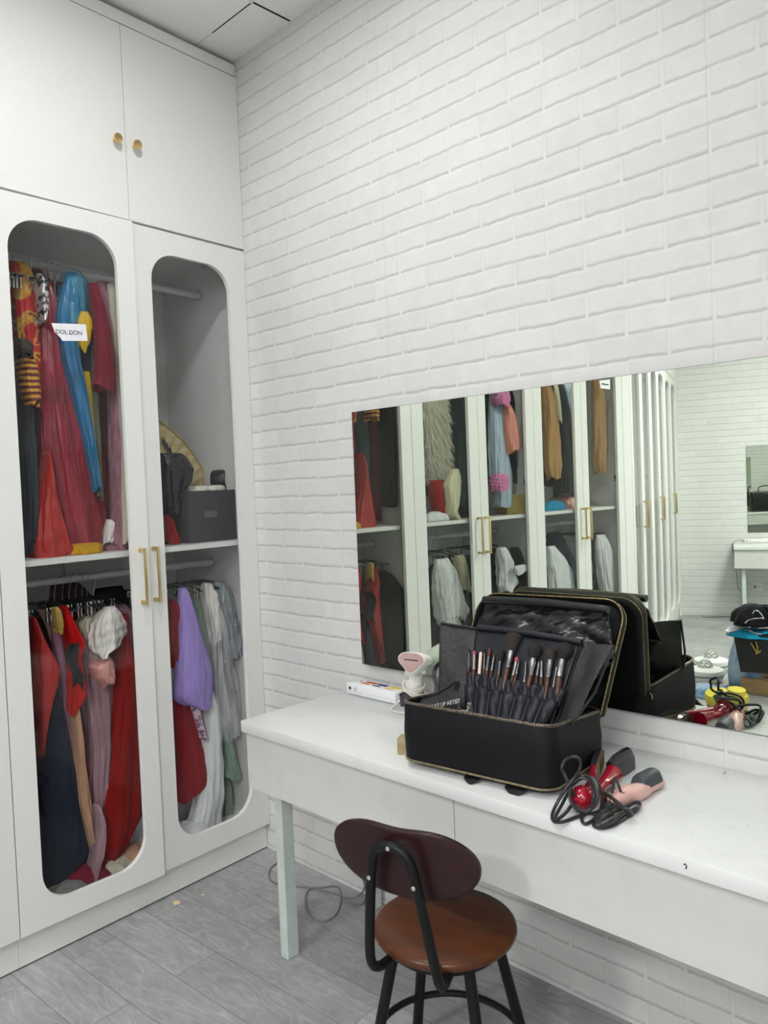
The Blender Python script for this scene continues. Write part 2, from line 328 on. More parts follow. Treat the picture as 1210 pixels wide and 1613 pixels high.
# ------------------------------------------------------------------ wardrobes (local frame: x out of the front, -y along the run)
def rrect(ya, yb, za, zb, r, n=8):
    """rounded rectangle in (y,z), counter-clockwise, corner by corner"""
    out = []
    for cy_, cz_, a0 in ((yb-r, zb-r, 0), (ya+r, zb-r, 90), (ya+r, za+r, 180), (yb-r, za+r, 270)):
        for k in range(n+1):
            a = radians(a0+90*k/n); out.append((cy_+r*cos(a), cz_+r*sin(a)))
    return out
def framed(mb, x0, x1, ya, yb, za, zb, win, r, n=8):
    inner = rrect(*win, r, n); oc = [(yb, zb), (ya, zb), (ya, za), (yb, za)]
    N = len(inner); vs = []
    for x in (x1, x0): vs += [(x, y, z) for y, z in inner]+[(x, y, z) for y, z in oc]
    fs = []
    for side in (0, 1):
        b = side*(N+4)
        for c in range(4):
            for k in range(n): i = c*(n+1)+k; fs.append((b+i, b+i+1, b+N+c))
            i = c*(n+1)+n; j = (i+1) % N; fs.append((b+i, b+j, b+N+(c+1) % 4, b+N+c))
    for i in range(N): j = (i+1) % N; fs.append((i, j, j+N+4, i+N+4))
    for c in range(4): d = (c+1) % 4; fs.append((N+c, N+d, 2*N+4+d, 2*N+4+c))
    mb.add(vs, fs); return mb
Z_D0, Z_D1, Z_U0, Z_U1 = .107, 2.409, 2.418, 3.088
def handle(parent, y, z0=1.079, z1=1.277):
    mb = MB()
    mb.box(.026, .035, y-.0045, y+.0045, z0, z1, .001)
    for z in (z0+.008, z1-.008): mb.box(0, .03, y-.0045, y+.0045, z-.006, z+.006, .001); mb.lathe([(.0085, 0), (.0085, .002), (0, .002)], (0, y, z), (1, 0, 0), 12)
    mk('handle', mb, M_['brassbar'], parent, local=True)
def wardrobe(loc, rz, label, grp):
    o = empty('wardrobe', label, 'wardrobe', loc, rz, grp)
    T = 2*W; b = MB()
    b.box(-.55, -.021, -T+.001, -T+.017, .1, 2.412); b.box(-.55, -.021, -.017, -.001, .1, 2.412)
    b.box(-.55, -.021, -T+.017, -.017, .1, .118); b.box(-.55, -.021, -T+.017, -.017, 2.394, 2.412); b.box(-.556, -.548, -T+.001, -.001, .1, 2.412)
    b.box(-.549, -.535, -W-.03, -W+.03, .118, 2.394)
    mk('carcass', b, M_['carc'], o, smooth=False, local=True)
    mk('shelf', MB().box(-.548, -.03, -T+.017, -.017, 1.247, 1.266, .001), M_['mel'], o, smooth=False, local=True)
    mk('plinth', MB().box(-.045, -.022, -T+.0005, -.0005, .006, .100), M_['mel'], o, smooth=False, local=True)
    for z, zz in ((2.285, 0), (1.165, 1)):
        r = MB(); r.tube([(-.28, -T+.018, z), (-.28, -.018, z)], .0135, 12)
        rr = mk('clothes_rail', r, M_['alu'], o, local=True)
        for y in (-T+.02, -.02): k = MB(); k.lathe([(.022, -.004), (.022, .004), (0, .004)], (-.28, y, z), (0, 1, 0), 14); mk('rail_bracket', k, M_['chrome'], rr, local=True)
    for d in (0, 1):
        y1 = -W*d-.0015; y0 = -W*(d+1)+.0015
        win = (-.430, -.082, .186, 2.328) if d == 0 else (-.935, -.573, .176, 2.338)
        dr = mk('door', framed(MB(), -.0185, 0, y0, y1, Z_D0, Z_D1, win, .1, 10), M_['mel'], o, local=True, ang=30)
        g = MB(); gy0, gy1, gz0, gz1 = win; pl = rrect(gy0-.012, gy1+.012, gz0-.012, gz1+.012, .108, 10)
        g.loft([[(-.0145, y, z) for y, z in pl], [(-.0185-.002, y, z) for y, z in pl]])
        mk('glass_pane', g, M_['glass'], dr, local=True, smooth=False)
        handle(dr, -W+.028 if d == 0 else -W-.034)
        for z in (.35, 1.25+.2, 2.2): h = MB(); h.box(-.06, -.02, (y1-.03) if d == 0 else y0+.018, (y1-.018) if d == 0 else y0+.03, z-.02, z+.02, .002); mk('hinge', h, M_['chrome'], dr, local=True)
    return o
def top_cabinet(loc, rz, label, grp):
    o = empty('top_cabinet', label, 'cabinet', (loc[0], loc[1], 2.4135), rz, grp); T = 2*W; z0 = 2.4135
    def L(mb): 
        mb.v = [(x, y, z-z0) for x, y, z in mb.v]; return mb
    b = MB(); b.box(-.55, -.021, -T+.0005, -.0005, 2.4135, 3.09); mk('carcass', L(b), M_['carc'], o, smooth=False, local=True)
    for d in (0, 1):
        dr = mk('door', L(MB().box(-.0185, 0, -W*(d+1)+.001, -W*d-.001, Z_U0, Z_U1, .0007)), M_['mel'], o, smooth=False, local=True)
        y = -.475 if d == 0 else -.55
        k = MB(); k.lathe([(.006, 0), (.0055, .012), (.008, .018), (.0155, .022), (.0165, .027), (.0145, .031), (.0, .0335)], (0, y, 2.678), (1, 0, 0), 24)
        mk('knob', L(k), M_['brass'], dr, local=True)
    return o
WL = ['white wardrobe in the corner by the brick wall, full of red gowns',
      'white wardrobe with the cream fur garment behind its glass, second from the brick wall',
      'white wardrobe holding beige coats, third from the brick wall', 
      'angled-run white wardrobe next after the beige coats, seen at a sharp angle in the mirror', 'middle white wardrobe of the angled run seen edge-on in the mirror', 'white wardrobe against the far brick wall seen in the mirror']
TL = ['white top cabinet with two brass knobs under the ceiling in the corner', 'white top cabinet above the wardrobe with the cream fur', 'white top cabinet above the wardrobe with beige coats',
      'white top cabinet above the first wardrobe of the angled run', 'white top cabinet above the middle wardrobe of the angled run', 'white top cabinet above the wardrobe at the far brick wall']
w0 = wardrobe((0, 0, 0), AL, WL[0], 'white glass-door wardrobes'); t0 = top_cabinet((0, 0), AL, TL[0], 'white top cabinets')
for i in range(1, 6):
    p = A_T*(2*W*i) if i < 3 else B_0+B_T*(2*W*(i-3)); a = AL if i < 3 else BB
    dup(w0, frame(p, a), label=WL[i]); dup(t0, frame((p.x, p.y, 2.4135), a), label=TL[i])
for o_ in list(bpy.data.objects):          # the first unit of the angled run is shallower: its back would meet its neighbour
    if o_.parent is not None and o_.parent.name in ('wardrobe.003', 'top_cabinet.003') and o_.name.split('.')[0] in ('carcass', 'shelf', 'plinth', 'clothes_rail'):
        o_.matrix_basis = Matrix.Translation((-.011, 0, 0))@Matrix.Diagonal((.48, 1, 1, 1))
# the left door of the corner wardrobe stands a little ajar
dl = [c for c in w0.children if c.name.startswith('door')][1]
dl.matrix_basis = Matrix.Translation((0, -2*W, 0))@Matrix.Rotation(radians(-2.1), 4, 'Z')@Matrix.Translation((0, 2*W, 0))
# ------------------------------------------------------------------ garments
def garment(name, label, cat, rows, mat, xc=-.2, dep=.15, folds=7, amp=.12, grp=None, mir=False, seg=56, nr=30, seed=None, parent=None, flat=False, frill=0):
    """a hanging garment as a pleated volume; rows = (y, left, right) measured edges from top to hem"""
    rnd = random.Random(seed if seed is not None else label+str(rows[0])); R = []
    dep = dep if dep < .062 else max(.045, dep*.36)
    for y, a, b in rows:
        t0_, z0_ = atW(a, y, xc, mir); t1_, z1_ = atW(b, y, xc, mir)
        R.append(((t0_+t1_)/2, (z0_+z1_)/2, max(.004, abs(t0_-t1_)/2)))
    zs = np.array([r[1] for r in R]); n = len(R); us = np.linspace(0, 1, nr); zt, zb = zs[0], zs[-1]
    d0 = (zt-zs)/(zt-zb); ts = np.interp(us, d0, [r[0] for r in R]); hs = np.interp(us, d0, [r[2] for r in R])
    k = np.array([.25, .5, .25]); ts2 = np.convolve(np.pad(ts, 1, 'edge'), k, 'valid'); hs2 = np.convolve(np.pad(hs, 1, 'edge'), k, 'valid')
    dep = min(dep, 1.7*float(max(hs))+.008)*(.7 if mir else 1); amp = amp*1.5
    ph = rnd.random()*6; ph2 = rnd.random()*6; rings = []
    for i, u in enumerate(us):
        z = zt-(zt-zb)*u; d = dep*(.30+.70*min(1, sqrt(u*5+.02))) if not flat else dep
        ring = []
        for j in range(seg):
            th = 2*pi*j/seg
            f = 1+amp*(.25+.75*u)*(1.2*abs(sin(folds*.5*th+ph+1.3*sin(3*u+ph2)))-.6+.4*sin((folds*2+1)*th+ph2+2*u))+amp*.4*sin(3*th+5*u+ph)+amp*.3*sin(2*th-11*u+ph2)*sin(17*u+ph)
            cx = abs(cos(th))**.8*(1 if cos(th) > 0 else -1); sy_ = abs(sin(th))**.8*(1 if sin(th) > 0 else -1)
            x = xc+min(d*cx*f, -xc-.028-.012*(1-f)); x = max(x, -.53)
            t = ts2[i]+hs2[i]*sy_*(f if hs2[i] > .02 else 1+(f-1)*.5)
            t = min(max(t, .022 if t < 2*W else .022), 2*W*3-.02)
            zz = z+(frill*sin(folds*2*th+ph)+.012*sin(2*th+ph2))*(1 if i == nr-1 else 0)
            p = A_N*x+A_T*t; ring.append((p.x, p.y, zz))
        rings.append(ring)
    mb = MB(); mb.loft(rings, True, False); c = A_N*xc+A_T*ts2[-1]
    if parent is not None: return mk(name, mb, mat, parent, ang=180)
    o = mk(name, mb, mat, None, ang=180, loc=(c.x, c.y, zb), rz=AL); return tag(o, label, cat, grp)
C = {}
def cl_(k, col, **kw):
    c = srgb(*col); m_ = sum(c)/3; f = .86 if m_ < .45 else 1.0
    C[k] = cloth(k, tuple(min(1, max(.002, (m_+(x-m_)*1.18)*f)) for x in c), **kw)
cl_('wine_satin', (150, 28, 58), sat=1, var=.35); cl_('bright_red_satin', (178, 26, 42), sat=1); cl_('maroon_cloth', (124, 26, 50)); cl_('maroon_velvet', (112, 24, 46))
cl_('slate_cloth', (62, 72, 78)); cl_('charcoal_cloth', (40, 42, 46)); cl_('black_cloth', (22, 23, 26)); cl_('navy_cloth', (26, 34, 52)); cl_('blue_satin', (52, 122, 168), sat=1)
cl_('royal_blue', (40, 96, 190)); cl_('yellow_satin', (226, 190, 20), sat=1); cl_('deep_navy', (26, 28, 66)); cl_('olive_cloth', (118, 120, 100)); cl_('pink_lace', (176, 128, 142), var=.4, fold=40)
cl_('cream_cloth', (208, 204, 186)); cl_('white_cloth', (230, 232, 234), var=.12); cl_('white_satin', (234, 232, 226), sat=1, var=.14); cl_('beige_cloth', (184, 160, 136)); cl_('mauve_cloth', (150, 112, 130)); cl_('gold_cloth', (190, 160, 90), sat=1)
cl_('scarlet_cloth', (200, 20, 28)); cl_('dark_red', (150, 16, 30)); cl_('blush_satin', (222, 166, 158), sat=1); cl_('mauve_satin', (178, 146, 156), sat=1); cl_('peach_cloth', (206, 166, 140)); cl_('grey_cloth', (140, 142, 140))
cl_('lavender_cloth', (168, 150, 212)); cl_('crimson_cloth', (146, 24, 46)); cl_('sage_cloth', (150, 164, 154)); cl_('silver_satin', (172, 180, 184), sat=1, var=.3, fold=22); cl_('mint_cloth', (158, 182, 168)); cl_('pink_cloth', (226, 150, 190)); cl_('ice_blue', (188, 204, 220), sat=1)
cl_('tan_cloth', (196, 156, 112)); cl_('salmon', (232, 160, 142), sat=1); cl_('light_blue', (70, 160, 200)); cl_('ivory', (216, 210, 184)); cl_('mustard', (206, 160, 40))
C['tulle'] = sheer('white_tulle', (.93, .94, .96), .6); C['organza'] = sheer('white_organza', (.82, .82, .84), .42); C['poly'] = sheer('iridescent_plastic', srgb(80, 160, 190), .5, .12)
def brocade():
    m, b = base('red_gold_brocade', (.6, .05, .05), .45); tc = nn(m, 'ShaderNodeTexCoord')
    n = nn(m, 'ShaderNodeTexNoise', Scale=7.0, Detail=2, Distortion=2.5); ln(m, tc.outputs['Object'], n.inputs[0])
    r = nn(m, 'ShaderNodeValToRGB'); e = r.color_ramp.elements; e[0].position = .0; e[0].color = (*srgb(196, 28, 36), 1); e[1].position = 1; e[1].color = (*srgb(60, 70, 90), 1)
    for p, c in ((.47, (196, 28, 36)), (.5, (206, 150, 50)), (.55, (226, 180, 80)), (.585, (120, 60, 30)), (.60, (200, 26, 40)), (.66, (196, 28, 36)), (.68, (170, 180, 186)), (.74, (120, 130, 150))):
        q = e.new(p); q.color = (*srgb(*c), 1)
    ln(m, n.outputs[0], r.inputs[0]); ln(m, r.outputs[0], b.inputs['Base Color']); bp = nn(m, 'ShaderNodeBump', Strength=.4, Distance=.004); ln(m, n.outputs[0], bp.inputs['Height']); ln(m, bp.outputs[0], b.inputs['Normal']); return m
C['brocade'] = brocade()
def stripes(name, c1, c2, sc, dist=2):
    m, b = base(name, c1, .5); tc = nn(m, 'ShaderNodeTexCoord'); wv = nn(m, 'ShaderNodeTexWave', Scale=sc, Distortion=dist, bands_direction='Z'); ln(m, tc.outputs['Object'], wv.inputs[0])
    r = nn(m, 'ShaderNodeValToRGB'); r.color_ramp.elements[0].color = (*c1, 1); r.color_ramp.elements[1].color = (*c2, 1); r.color_ramp.elements[0].position = .4; r.color_ramp.elements[1].position = .55
    ln(m, wv.outputs[0], r.inputs[0]); ln(m, r.outputs[0], b.inputs['Base Color']); return m
C['sash'] = stripes('gold_striped_sash', srgb(206, 150, 40), srgb(96, 20, 24), 16)
C['sequin'] = speck('silver_sequins', srgb(206, 196, 196), srgb(40, 34, 38), .25, .4, scale=(60, 60, 60), lo=.42, hi=.52, bump=.5, dist=.003)
C['bead'] = speck('pink_beads', srgb(226, 196, 214), srgb(120, 90, 120), .4, scale=(70, 70, 70), lo=.42, hi=.55, bump=.5, dist=.003)
g = garment
# upper compartment behind the left door
g('brocade_robe', 'red robe embroidered in gold at the left edge of the left glass door', 'robe', [(414, 14, 42), (440, 17, 47), (500, 22, 55), (560, 25, 60), (620, 28, 60), (650, 30, 58)], C['brocade'], dep=.16, xc=-.22)
rb = g('striped_sash', 'gold and maroon striped sash bunched at the bottom of the embroidered robe', 'sash', [(562, 28, 52), (580, 30, 56), (610, 34, 58), (636, 40, 58)], C['sash'], dep=.07, xc=-.10, amp=.08)
g('fur_collar', 'dark brown fur collar hanging in front of the embroidered robe', 'collar', [(534, 26, 36), (548, 25, 48), (562, 27, 44)], speck('brown_fur', srgb(70, 58, 48), srgb(30, 24, 20), .95, scale=(90, 90, 90), bump=1, dist=.01), dep=.05, xc=-.09, nr=10)
g('slate_gown', 'dark slate long gown at the left edge behind the left glass door', 'dress', [(566, 26, 32), (640, 29, 48), (720, 33, 54), (800, 38, 58), (872, 42, 54)], C['slate_cloth'], xc=-.17, dep=.13)
g('sequin_jacket', 'dark red jacket with a silver sequinned lapel beside the embroidered robe', 'jacket', [(426, 48, 66), (470, 54, 76), (520, 56, 80), (640, 46, 60), (700, 48, 60)], C['maroon_cloth'], xc=-.26)
g('sequin_lapel', 'narrow strip of silver sequins between the embroidered robe and the wine gown', 'sash', [(432, 57, 64), (455, 58, 72), (480, 60, 74), (505, 62, 68)], C['sequin'], xc=-.12, dep=.06, amp=.05, nr=14)
g('wine_gown', 'large wine red satin gown hanging in the middle of the left glass door', 'dress', [(440, 64, 76), (500, 62, 88), (560, 59, 106), (640, 58, 130), (700, 62, 142), (760, 72, 152), (820, 84, 158), (868, 96, 159)], C['wine_satin'], xc=-.19, dep=.16, folds=9, amp=.14)
g('red_satin_skirt', 'bright red satin skirt spilling onto the shelf below the wine gown', 'skirt', [(712, 70, 74), (780, 62, 84), (840, 56, 100), (880, 50, 114)], C['bright_red_satin'], xc=-.13, dep=.11, folds=6, frill=.01)
g('garment_bag', 'blue green iridescent plastic cover over a hanging blue dress', 'garment bag', [(426, 104, 122), (445, 96, 132), (480, 86, 136), (508, 85, 132)], C['poly'], xc=-.16, dep=.15, amp=.10, folds=5)
g('blue_gown', 'long blue gown narrowing downwards between the wine gown and the olive coat', 'dress', [(430, 106, 120), (455, 98, 128), (500, 88, 128), (560, 96, 122), (620, 112, 136), (690, 130, 146), (772, 148, 154)], C['blue_satin'], xc=-.13, dep=.03)
g('blue_yellow_costume', 'royal blue and navy costume hanging beside the blue gown', 'costume', [(458, 128, 136), (490, 126, 140), (530, 122, 140), (585, 128, 140), (592, 130, 140)], C['deep_navy'], xc=-.19, dep=.10)
g('yellow_cuff', 'shiny yellow satin sleeve cuff above the navy cloth behind the left glass door', 'sleeve', [(491, 128, 138), (502, 122, 142), (512, 120, 143), (540, 122, 140), (552, 125, 131)], C['yellow_satin'], xc=-.11, dep=.022, nr=14)
g('yellow_scarf', 'narrow yellow satin scarf hanging low beside the blue gown', 'sash', [(585, 131, 141), (640, 138, 146), (700, 148, 152), (776, 151, 155)], C['yellow_satin'], xc=-.15, dep=.010)
g('olive_coat', 'olive grey long coat to the right of the blue gown', 'coat', [(446, 132, 142), (500, 138, 150), (560, 140, 154), (640, 138, 152), (720, 144, 154), (785, 150, 155)], C['olive_cloth'], xc=-.17, dep=.04)
g('maroon_trousers', 'maroon trousers below the short maroon jacket behind the left glass door', 'trousers', [(600, 152, 182), (640, 154, 180), (720, 156, 178), (780, 157, 178), (832, 160, 170)], C['maroon_velvet'], xc=-.25, dep=.045)
g('maroon_jacket', 'short plain maroon jacket with a straight hem behind the left glass door', 'jacket', [(446, 140, 152), (480, 144, 160), (520, 150, 172), (570, 150, 180), (612, 148, 180)], C['maroon_cloth'], xc=-.08, dep=.03, amp=.05)
g('pink_lace_gown', 'dusty pink lace gown next to the maroon jacket behind the left glass door', 'dress', [(444, 152, 172), (500, 160, 180), (560, 168, 186), (640, 174, 190), (720, 174, 190), (800, 180, 192), (862, 176, 192)], C['pink_lace'], xc=-.13, dep=.035)
g('cream_gown', 'cream gown at the right edge behind the left glass door', 'dress', [(448, 170, 184), (520, 176, 190), (640, 186, 196), (760, 190, 202), (852, 191, 204)], C['cream_cloth'], xc=-.1, dep=.03)
def heap(name, label, cat, c, r, mat, seed=1, grp=None, n=26, nz=9, amp=.22, parent=None):
    """crumpled cloth: a low folded mound resting at height c.z"""
    rnd = random.Random(seed); ph = [rnd.random()*6 for _ in range(6)]; mb = MB(); rings = []
    for i in range(nz+1):
        v = i/nz; k = cos(v*pi/2)**.7 if v < 1 else 0.02; z = sin(v*pi/2)*r[2]
        rings.append([(c[0]+r[0]*k*cos(a)*(1+amp*sin(3*a+ph[0]+2*v)+amp*.6*sin(7*a+ph[1]+4*v)), c[1]+r[1]*k*sin(a)*(1+amp*sin(2*a+ph[2]-3*v)+amp*.5*sin(8*a+ph[3])),
                      c[2]+.001+z*(1+amp*sin(4*a+ph[4])*(1-v))) for a in [2*pi*j/n for j in range(n)]])
    mb.loft(rings); o = mk(name, mb, mat, parent, ang=180, loc=None if parent else c)
    return o if parent else tag(o, label, cat, grp)
def wl_pt(x, y, z, xl, mir=False):
    t, _ = atW(x, y, xl, mir); p = A_N*xl+A_T*t; return (p.x, p.y, z)
heap('folded_scarf', 'mustard yellow scarf crumpled on the shelf below the wine gown', 'scarf', wl_pt(130, 872, 1.266, -.12), (.05, .085, .035), C['mustard'], 3)
heap('folded_scarf', 'dusty pink scarf crumpled on the shelf right of the mustard one', 'scarf', wl_pt(182, 866, 1.266, -.16), (.05, .06, .04), C['pink_lace'], 4)
heap('folded_scarf', 'grey olive scarf crumpled on the shelf behind the pink one', 'scarf', wl_pt(165, 862, 1.266, -.26), (.06, .07, .06), C['olive_cloth'], 5)
g('white_shawl', 'white shawl hanging between the trousers and the pink lace gown above the shelf', 'shawl', [(818, 168, 177), (838, 162, 178), (858, 158, 170)], C['white_satin'], xc=-.16, dep=.05, nr=12)
# lower compartment behind the left door
g('scarlet_dress', 'scarlet satin dress bulging at the left edge of the lower left compartment', 'dress', [(972, 48, 53), (1010, 50, 66), (1058, 52, 93), (1100, 54, 80), (1160, 56, 66), (1190, 56, 60)], C['bright_red_satin'], xc=-.14, dep=.10, amp=.06, folds=5)
g('black_dress', 'black dress hanging behind the scarlet satin dress', 'dress', [(962, 48, 62), (1000, 56, 76), (1050, 60, 90), (1120, 70, 94)], C['charcoal_cloth'], xc=-.24)
g('navy_gown', 'navy black long gown filling the bottom left of the left glass door', 'dress', [(1070, 72, 86), (1120, 68, 96), (1200, 58, 112), (1300, 62, 132), (1352, 64, 145), (1385, 68, 108), (1408, 72, 90)], C['navy_cloth'], xc=-.17, dep=.14, folds=5, amp=.05)
g('beige_dress', 'beige dress next to the black dress in the lower left compartment', 'dress', [(960, 58, 74), (1010, 72, 82), (1060, 80, 92), (1140, 92, 100)], C['beige_cloth'], xc=-.22)
g('mauve_dress', 'grey mauve dress with a silver brooch between the beige and the scarlet dresses', 'dress', [(966, 76, 90), (1010, 79, 95), (1080, 90, 101), (1160, 96, 110), (1240, 108, 120), (1290, 114, 124)], C['mauve_cloth'], xc=-.19)
g('gold_sash', 'gold gathered sash clipped at the top of the grey mauve dress', 'sash', [(956, 83, 91), (975, 86, 96), (993, 89, 96)], C['gold_cloth'], xc=-.10, dep=.04, nr=10)
rd = g('red_dress', 'scarlet halter dress with a black ribbon at its waist', 'dress', [(954, 97, 102), (985, 97, 114), (1012, 102, 130), (1022, 108, 128), (1032, 111, 121), (1060, 107, 126), (1098, 105, 133), (1121, 105, 112)], C['scarlet_cloth'], xc=-.15, dep=.10, folds=5, amp=.06)
g('ribbon', '', '', [(1014, 110, 124), (1040, 108, 114), (1065, 120, 127), (1080, 121, 124)], C['black_cloth'], xc=-.07, dep=.035, amp=.03, parent=rd, nr=12)
g('maroon_slip', 'maroon slip dress hanging behind the scarlet halter dress', 'dress', [(964, 90, 104), (1040, 94, 108), (1100, 98, 110), (1180, 112, 130), (1260, 124, 148), (1345, 138, 152)], C['maroon_cloth'], xc=-.24)
g('grey_cap_dress', 'light grey dress with rounded cap sleeve left of the white ruched top', 'dress', [(966, 136, 150), (976, 120, 156), (992, 122, 150), (1004, 128, 146), (1040, 134, 150), (1100, 134, 148), (1138, 140, 145)], C['cream_cloth'], xc=-.2)
g('white_ruched_top', 'white ruched satin top gathered at its clip', 'top', [(955, 166, 178), (965, 156, 184), (985, 146, 194), (1002, 144, 196), (1020, 146, 182), (1031, 149, 158)], C['white_satin'], xc=-.12, dep=.09, folds=11, amp=.12)
g('blush_cup_top', 'blush pink satin bustier below the white ruched top', 'top', [(1034, 158, 170), (1048, 142, 175), (1064, 148, 178), (1076, 160, 174)], C['blush_satin'], xc=-.12, dep=.08, amp=.05)
g('mauve_satin_gown', 'pale mauve satin gown hanging in the middle of the lower left compartment', 'dress', [(1010, 128, 142), (1074, 128, 176), (1110, 132, 174), (1170, 140, 168), (1230, 138, 164), (1285, 142, 156)], C['mauve_satin'], xc=-.19, folds=9)
g('red_gown', 'long red gown hanging on the right of the lower left compartment', 'dress', [(968, 184, 200), (1015, 182, 196), (1050, 178, 208), (1100, 176, 214), (1200, 166, 218), (1272, 152, 222), (1300, 150, 216), (1340, 156, 190), (1352, 158, 176)], C['dark_red'], xc=-.17, dep=.15, folds=8)
g('mauve_blouse', 'dusty pink blouse hanging above the long red gown', 'blouse', [(952, 176, 196), (975, 184, 204), (1010, 192, 208), (1060, 200, 210)], C['mauve_cloth'], xc=-.24)
g('peach_slip', 'peach long slip hanging between the navy gown and the red gown', 'dress', [(1112, 112, 122), (1200, 117, 128), (1260, 121, 138), (1320, 134, 143), (1346, 141, 146)], C['peach_cloth'], xc=-.14, dep=.08)
g('pink_ruffle_sash', 'dusty pink ruffled sash hanging low beside the peach slip', 'sash', [(1266, 148, 156), (1300, 150, 162), (1340, 146, 160), (1390, 138, 146)], C['mauve_satin'], xc=-.10, dep=.05, folds=9)
g('plum_cloth', 'plum velvet shawl on the rail at the back of the lower left compartment', 'shawl', [(920, 80, 120), (950, 74, 150), (1000, 70, 160), (1060, 74, 150)], cloth('plum', srgb(66, 44, 60)), xc=-.36, dep=.10)
g('dark_coat', 'dark grey coat at the back right of the lower left compartment', 'coat', [(925, 150, 190), (960, 140, 205), (1060, 150, 208), (1300, 170, 214)], C['charcoal_cloth'], xc=-.38, dep=.10)
for i, (x, y, xl, r, mm, lb) in enumerate([(172, 1362, -.12, (.06, .10, .05), 'cream_cloth', 'cream cloth crumpled on the wardrobe floor right of the navy gown'), (205, 1350, -.16, (.07, .07, .06), 'peach_cloth', 'peach cloth crumpled on the wardrobe floor under the red gown'),
        (132, 1385, -.14, (.07, .10, .07), 'maroon_cloth', 'maroon cloth crumpled on the wardrobe floor beside the navy gown'), (98, 1398, -.10, (.05, .08, .05), 'grey_cloth', 'grey green cloth crumpled at the bottom left corner of the left glass door'),
        (190, 1345, -.3, (.1, .12, .12), 'white_cloth', 'white cloth crumpled deep on the wardrobe floor below the red gown')]):
    heap('crumpled_cloth', lb, 'cloth', wl_pt(x, y, .118, xl), r, C[mm], 20+i, 'clothes dropped on the wardrobe floor')
# lower compartment behind the right door
g('crimson_jacket', 'crimson jacket at the left edge behind the right glass door', 'jacket', [(944, 262, 272), (975, 266, 288), (1010, 268, 288), (1046, 268, 280)], C['crimson_cloth'], xc=-.16, dep=.12)
g('crimson_skirt', 'flared crimson skirt below the lavender skirt', 'skirt', [(1096, 268, 290), (1140, 272, 304), (1200, 276, 322), (1236, 278, 330), (1256, 280, 302)], C['crimson_cloth'], xc=-.17, dep=.13, folds=5, amp=.06)
g('lavender_skirt', 'plain lavender skirt clipped by its waist behind the right glass door', 'skirt', [(926, 284, 291), (960, 282, 300), (1010, 281, 315), (1060, 277, 330), (1098, 275, 331), (1111, 300, 328)], C['lavender_cloth'], xc=-.12, dep=.09, folds=4, amp=.04)
g('sage_dress', 'sage grey dress behind the lavender skirt', 'dress', [(932, 292, 306), (980, 298, 318), (1050, 310, 332), (1090, 320, 336)], C['sage_cloth'], xc=-.22)
g('white_blouse', 'white satin blouse in the middle behind the right glass door', 'blouse', [(918, 320, 330), (950, 322, 338), (985, 328, 344), (1010, 332, 342)], C['white_satin'], xc=-.16, dep=.10)
g('blush_slip', 'thin blush slip between the sage dress and the white blouse', 'dress', [(944, 310, 316), (1000, 320, 328), (1060, 328, 336)], C['peach_cloth'], xc=-.2, dep=.08)
g('white_skirt', 'long white skirt reaching the wardrobe floor behind the right glass door', 'skirt', [(1090, 318, 334), (1130, 316, 344), (1200, 314, 346), (1260, 306, 346), (1312, 290, 340)], C['white_cloth'], xc=-.16, dep=.13, folds=7, frill=.01)
g('beaded_sash', 'pink beaded sash hanging beside the crimson skirt', 'sash', [(1104, 294, 308), (1140, 303, 314), (1162, 310, 317)], C['bead'], xc=-.15, dep=.05)
g('organza_gown', 'sheer white organza gown ballooning behind the right glass door', 'dress', [(950, 332, 342), (1000, 334, 352), (1060, 334, 364), (1110, 336, 374), (1145, 344, 377), (1160, 354, 370)], C['organza'], xc=-.15, dep=.12, folds=6, amp=.16)
g('silver_dress', 'silver grey gathered satin dress with puffed hem on the right behind the right glass door', 'dress', [(916, 338, 352), (940, 338, 362), (965, 344, 366), (985, 350, 372), (1008, 352, 378), (1030, 358, 376)], C['silver_satin'], xc=-.15, dep=.12, folds=10, amp=.12)
g('silver_under_dress', 'longer silver grey dress right of the gathered one', 'dress', [(960, 362, 372), (1020, 362, 382), (1080, 370, 388), (1120, 378, 391)], C['silver_satin'], xc=-.22, dep=.12)
g('white_lace_gown', 'white gown with lace hem next to the organza gown', 'dress', [(990, 348, 358), (1060, 356, 374), (1120, 368, 388), (1165, 370, 392), (1204, 370, 386)], C['white_cloth'], xc=-.24, dep=.12, frill=.012)
g('mint_top', 'mint green top hanging low beside the white skirt', 'top', [(1150, 345, 356), (1180, 350, 364), (1222, 354, 373)], C['mint_cloth'], xc=-.18, dep=.09)
g('pale_green_skirt', 'pale grey green skirt at the bottom behind the right glass door', 'skirt', [(1220, 346, 356), (1260, 345, 360), (1302, 344, 360)], C['sage_cloth'], xc=-.22, dep=.1)
g('cream_collar', 'cream collar hooked on the last clip hanger on the right', 'collar', [(930, 362, 368), (940, 364, 377), (955, 366, 372)], C['ivory'], xc=-.2, dep=.05, nr=10)
heap('crumpled_cloth', 'white cloth crumpled at the bottom left corner of the right glass door', 'cloth', wl_pt(300, 1312, .118, -.14), (.08, .08, .06), C['white_cloth'], 31, 'clothes dropped on the wardrobe floor')
heap('crumpled_cloth', 'white sheet crumpled in the far corner behind the right glass door', 'cloth', wl_pt(372, 1280, .118, -.26), (.10, .09, .10), C['white_cloth'], 32, 'clothes dropped on the wardrobe floor')
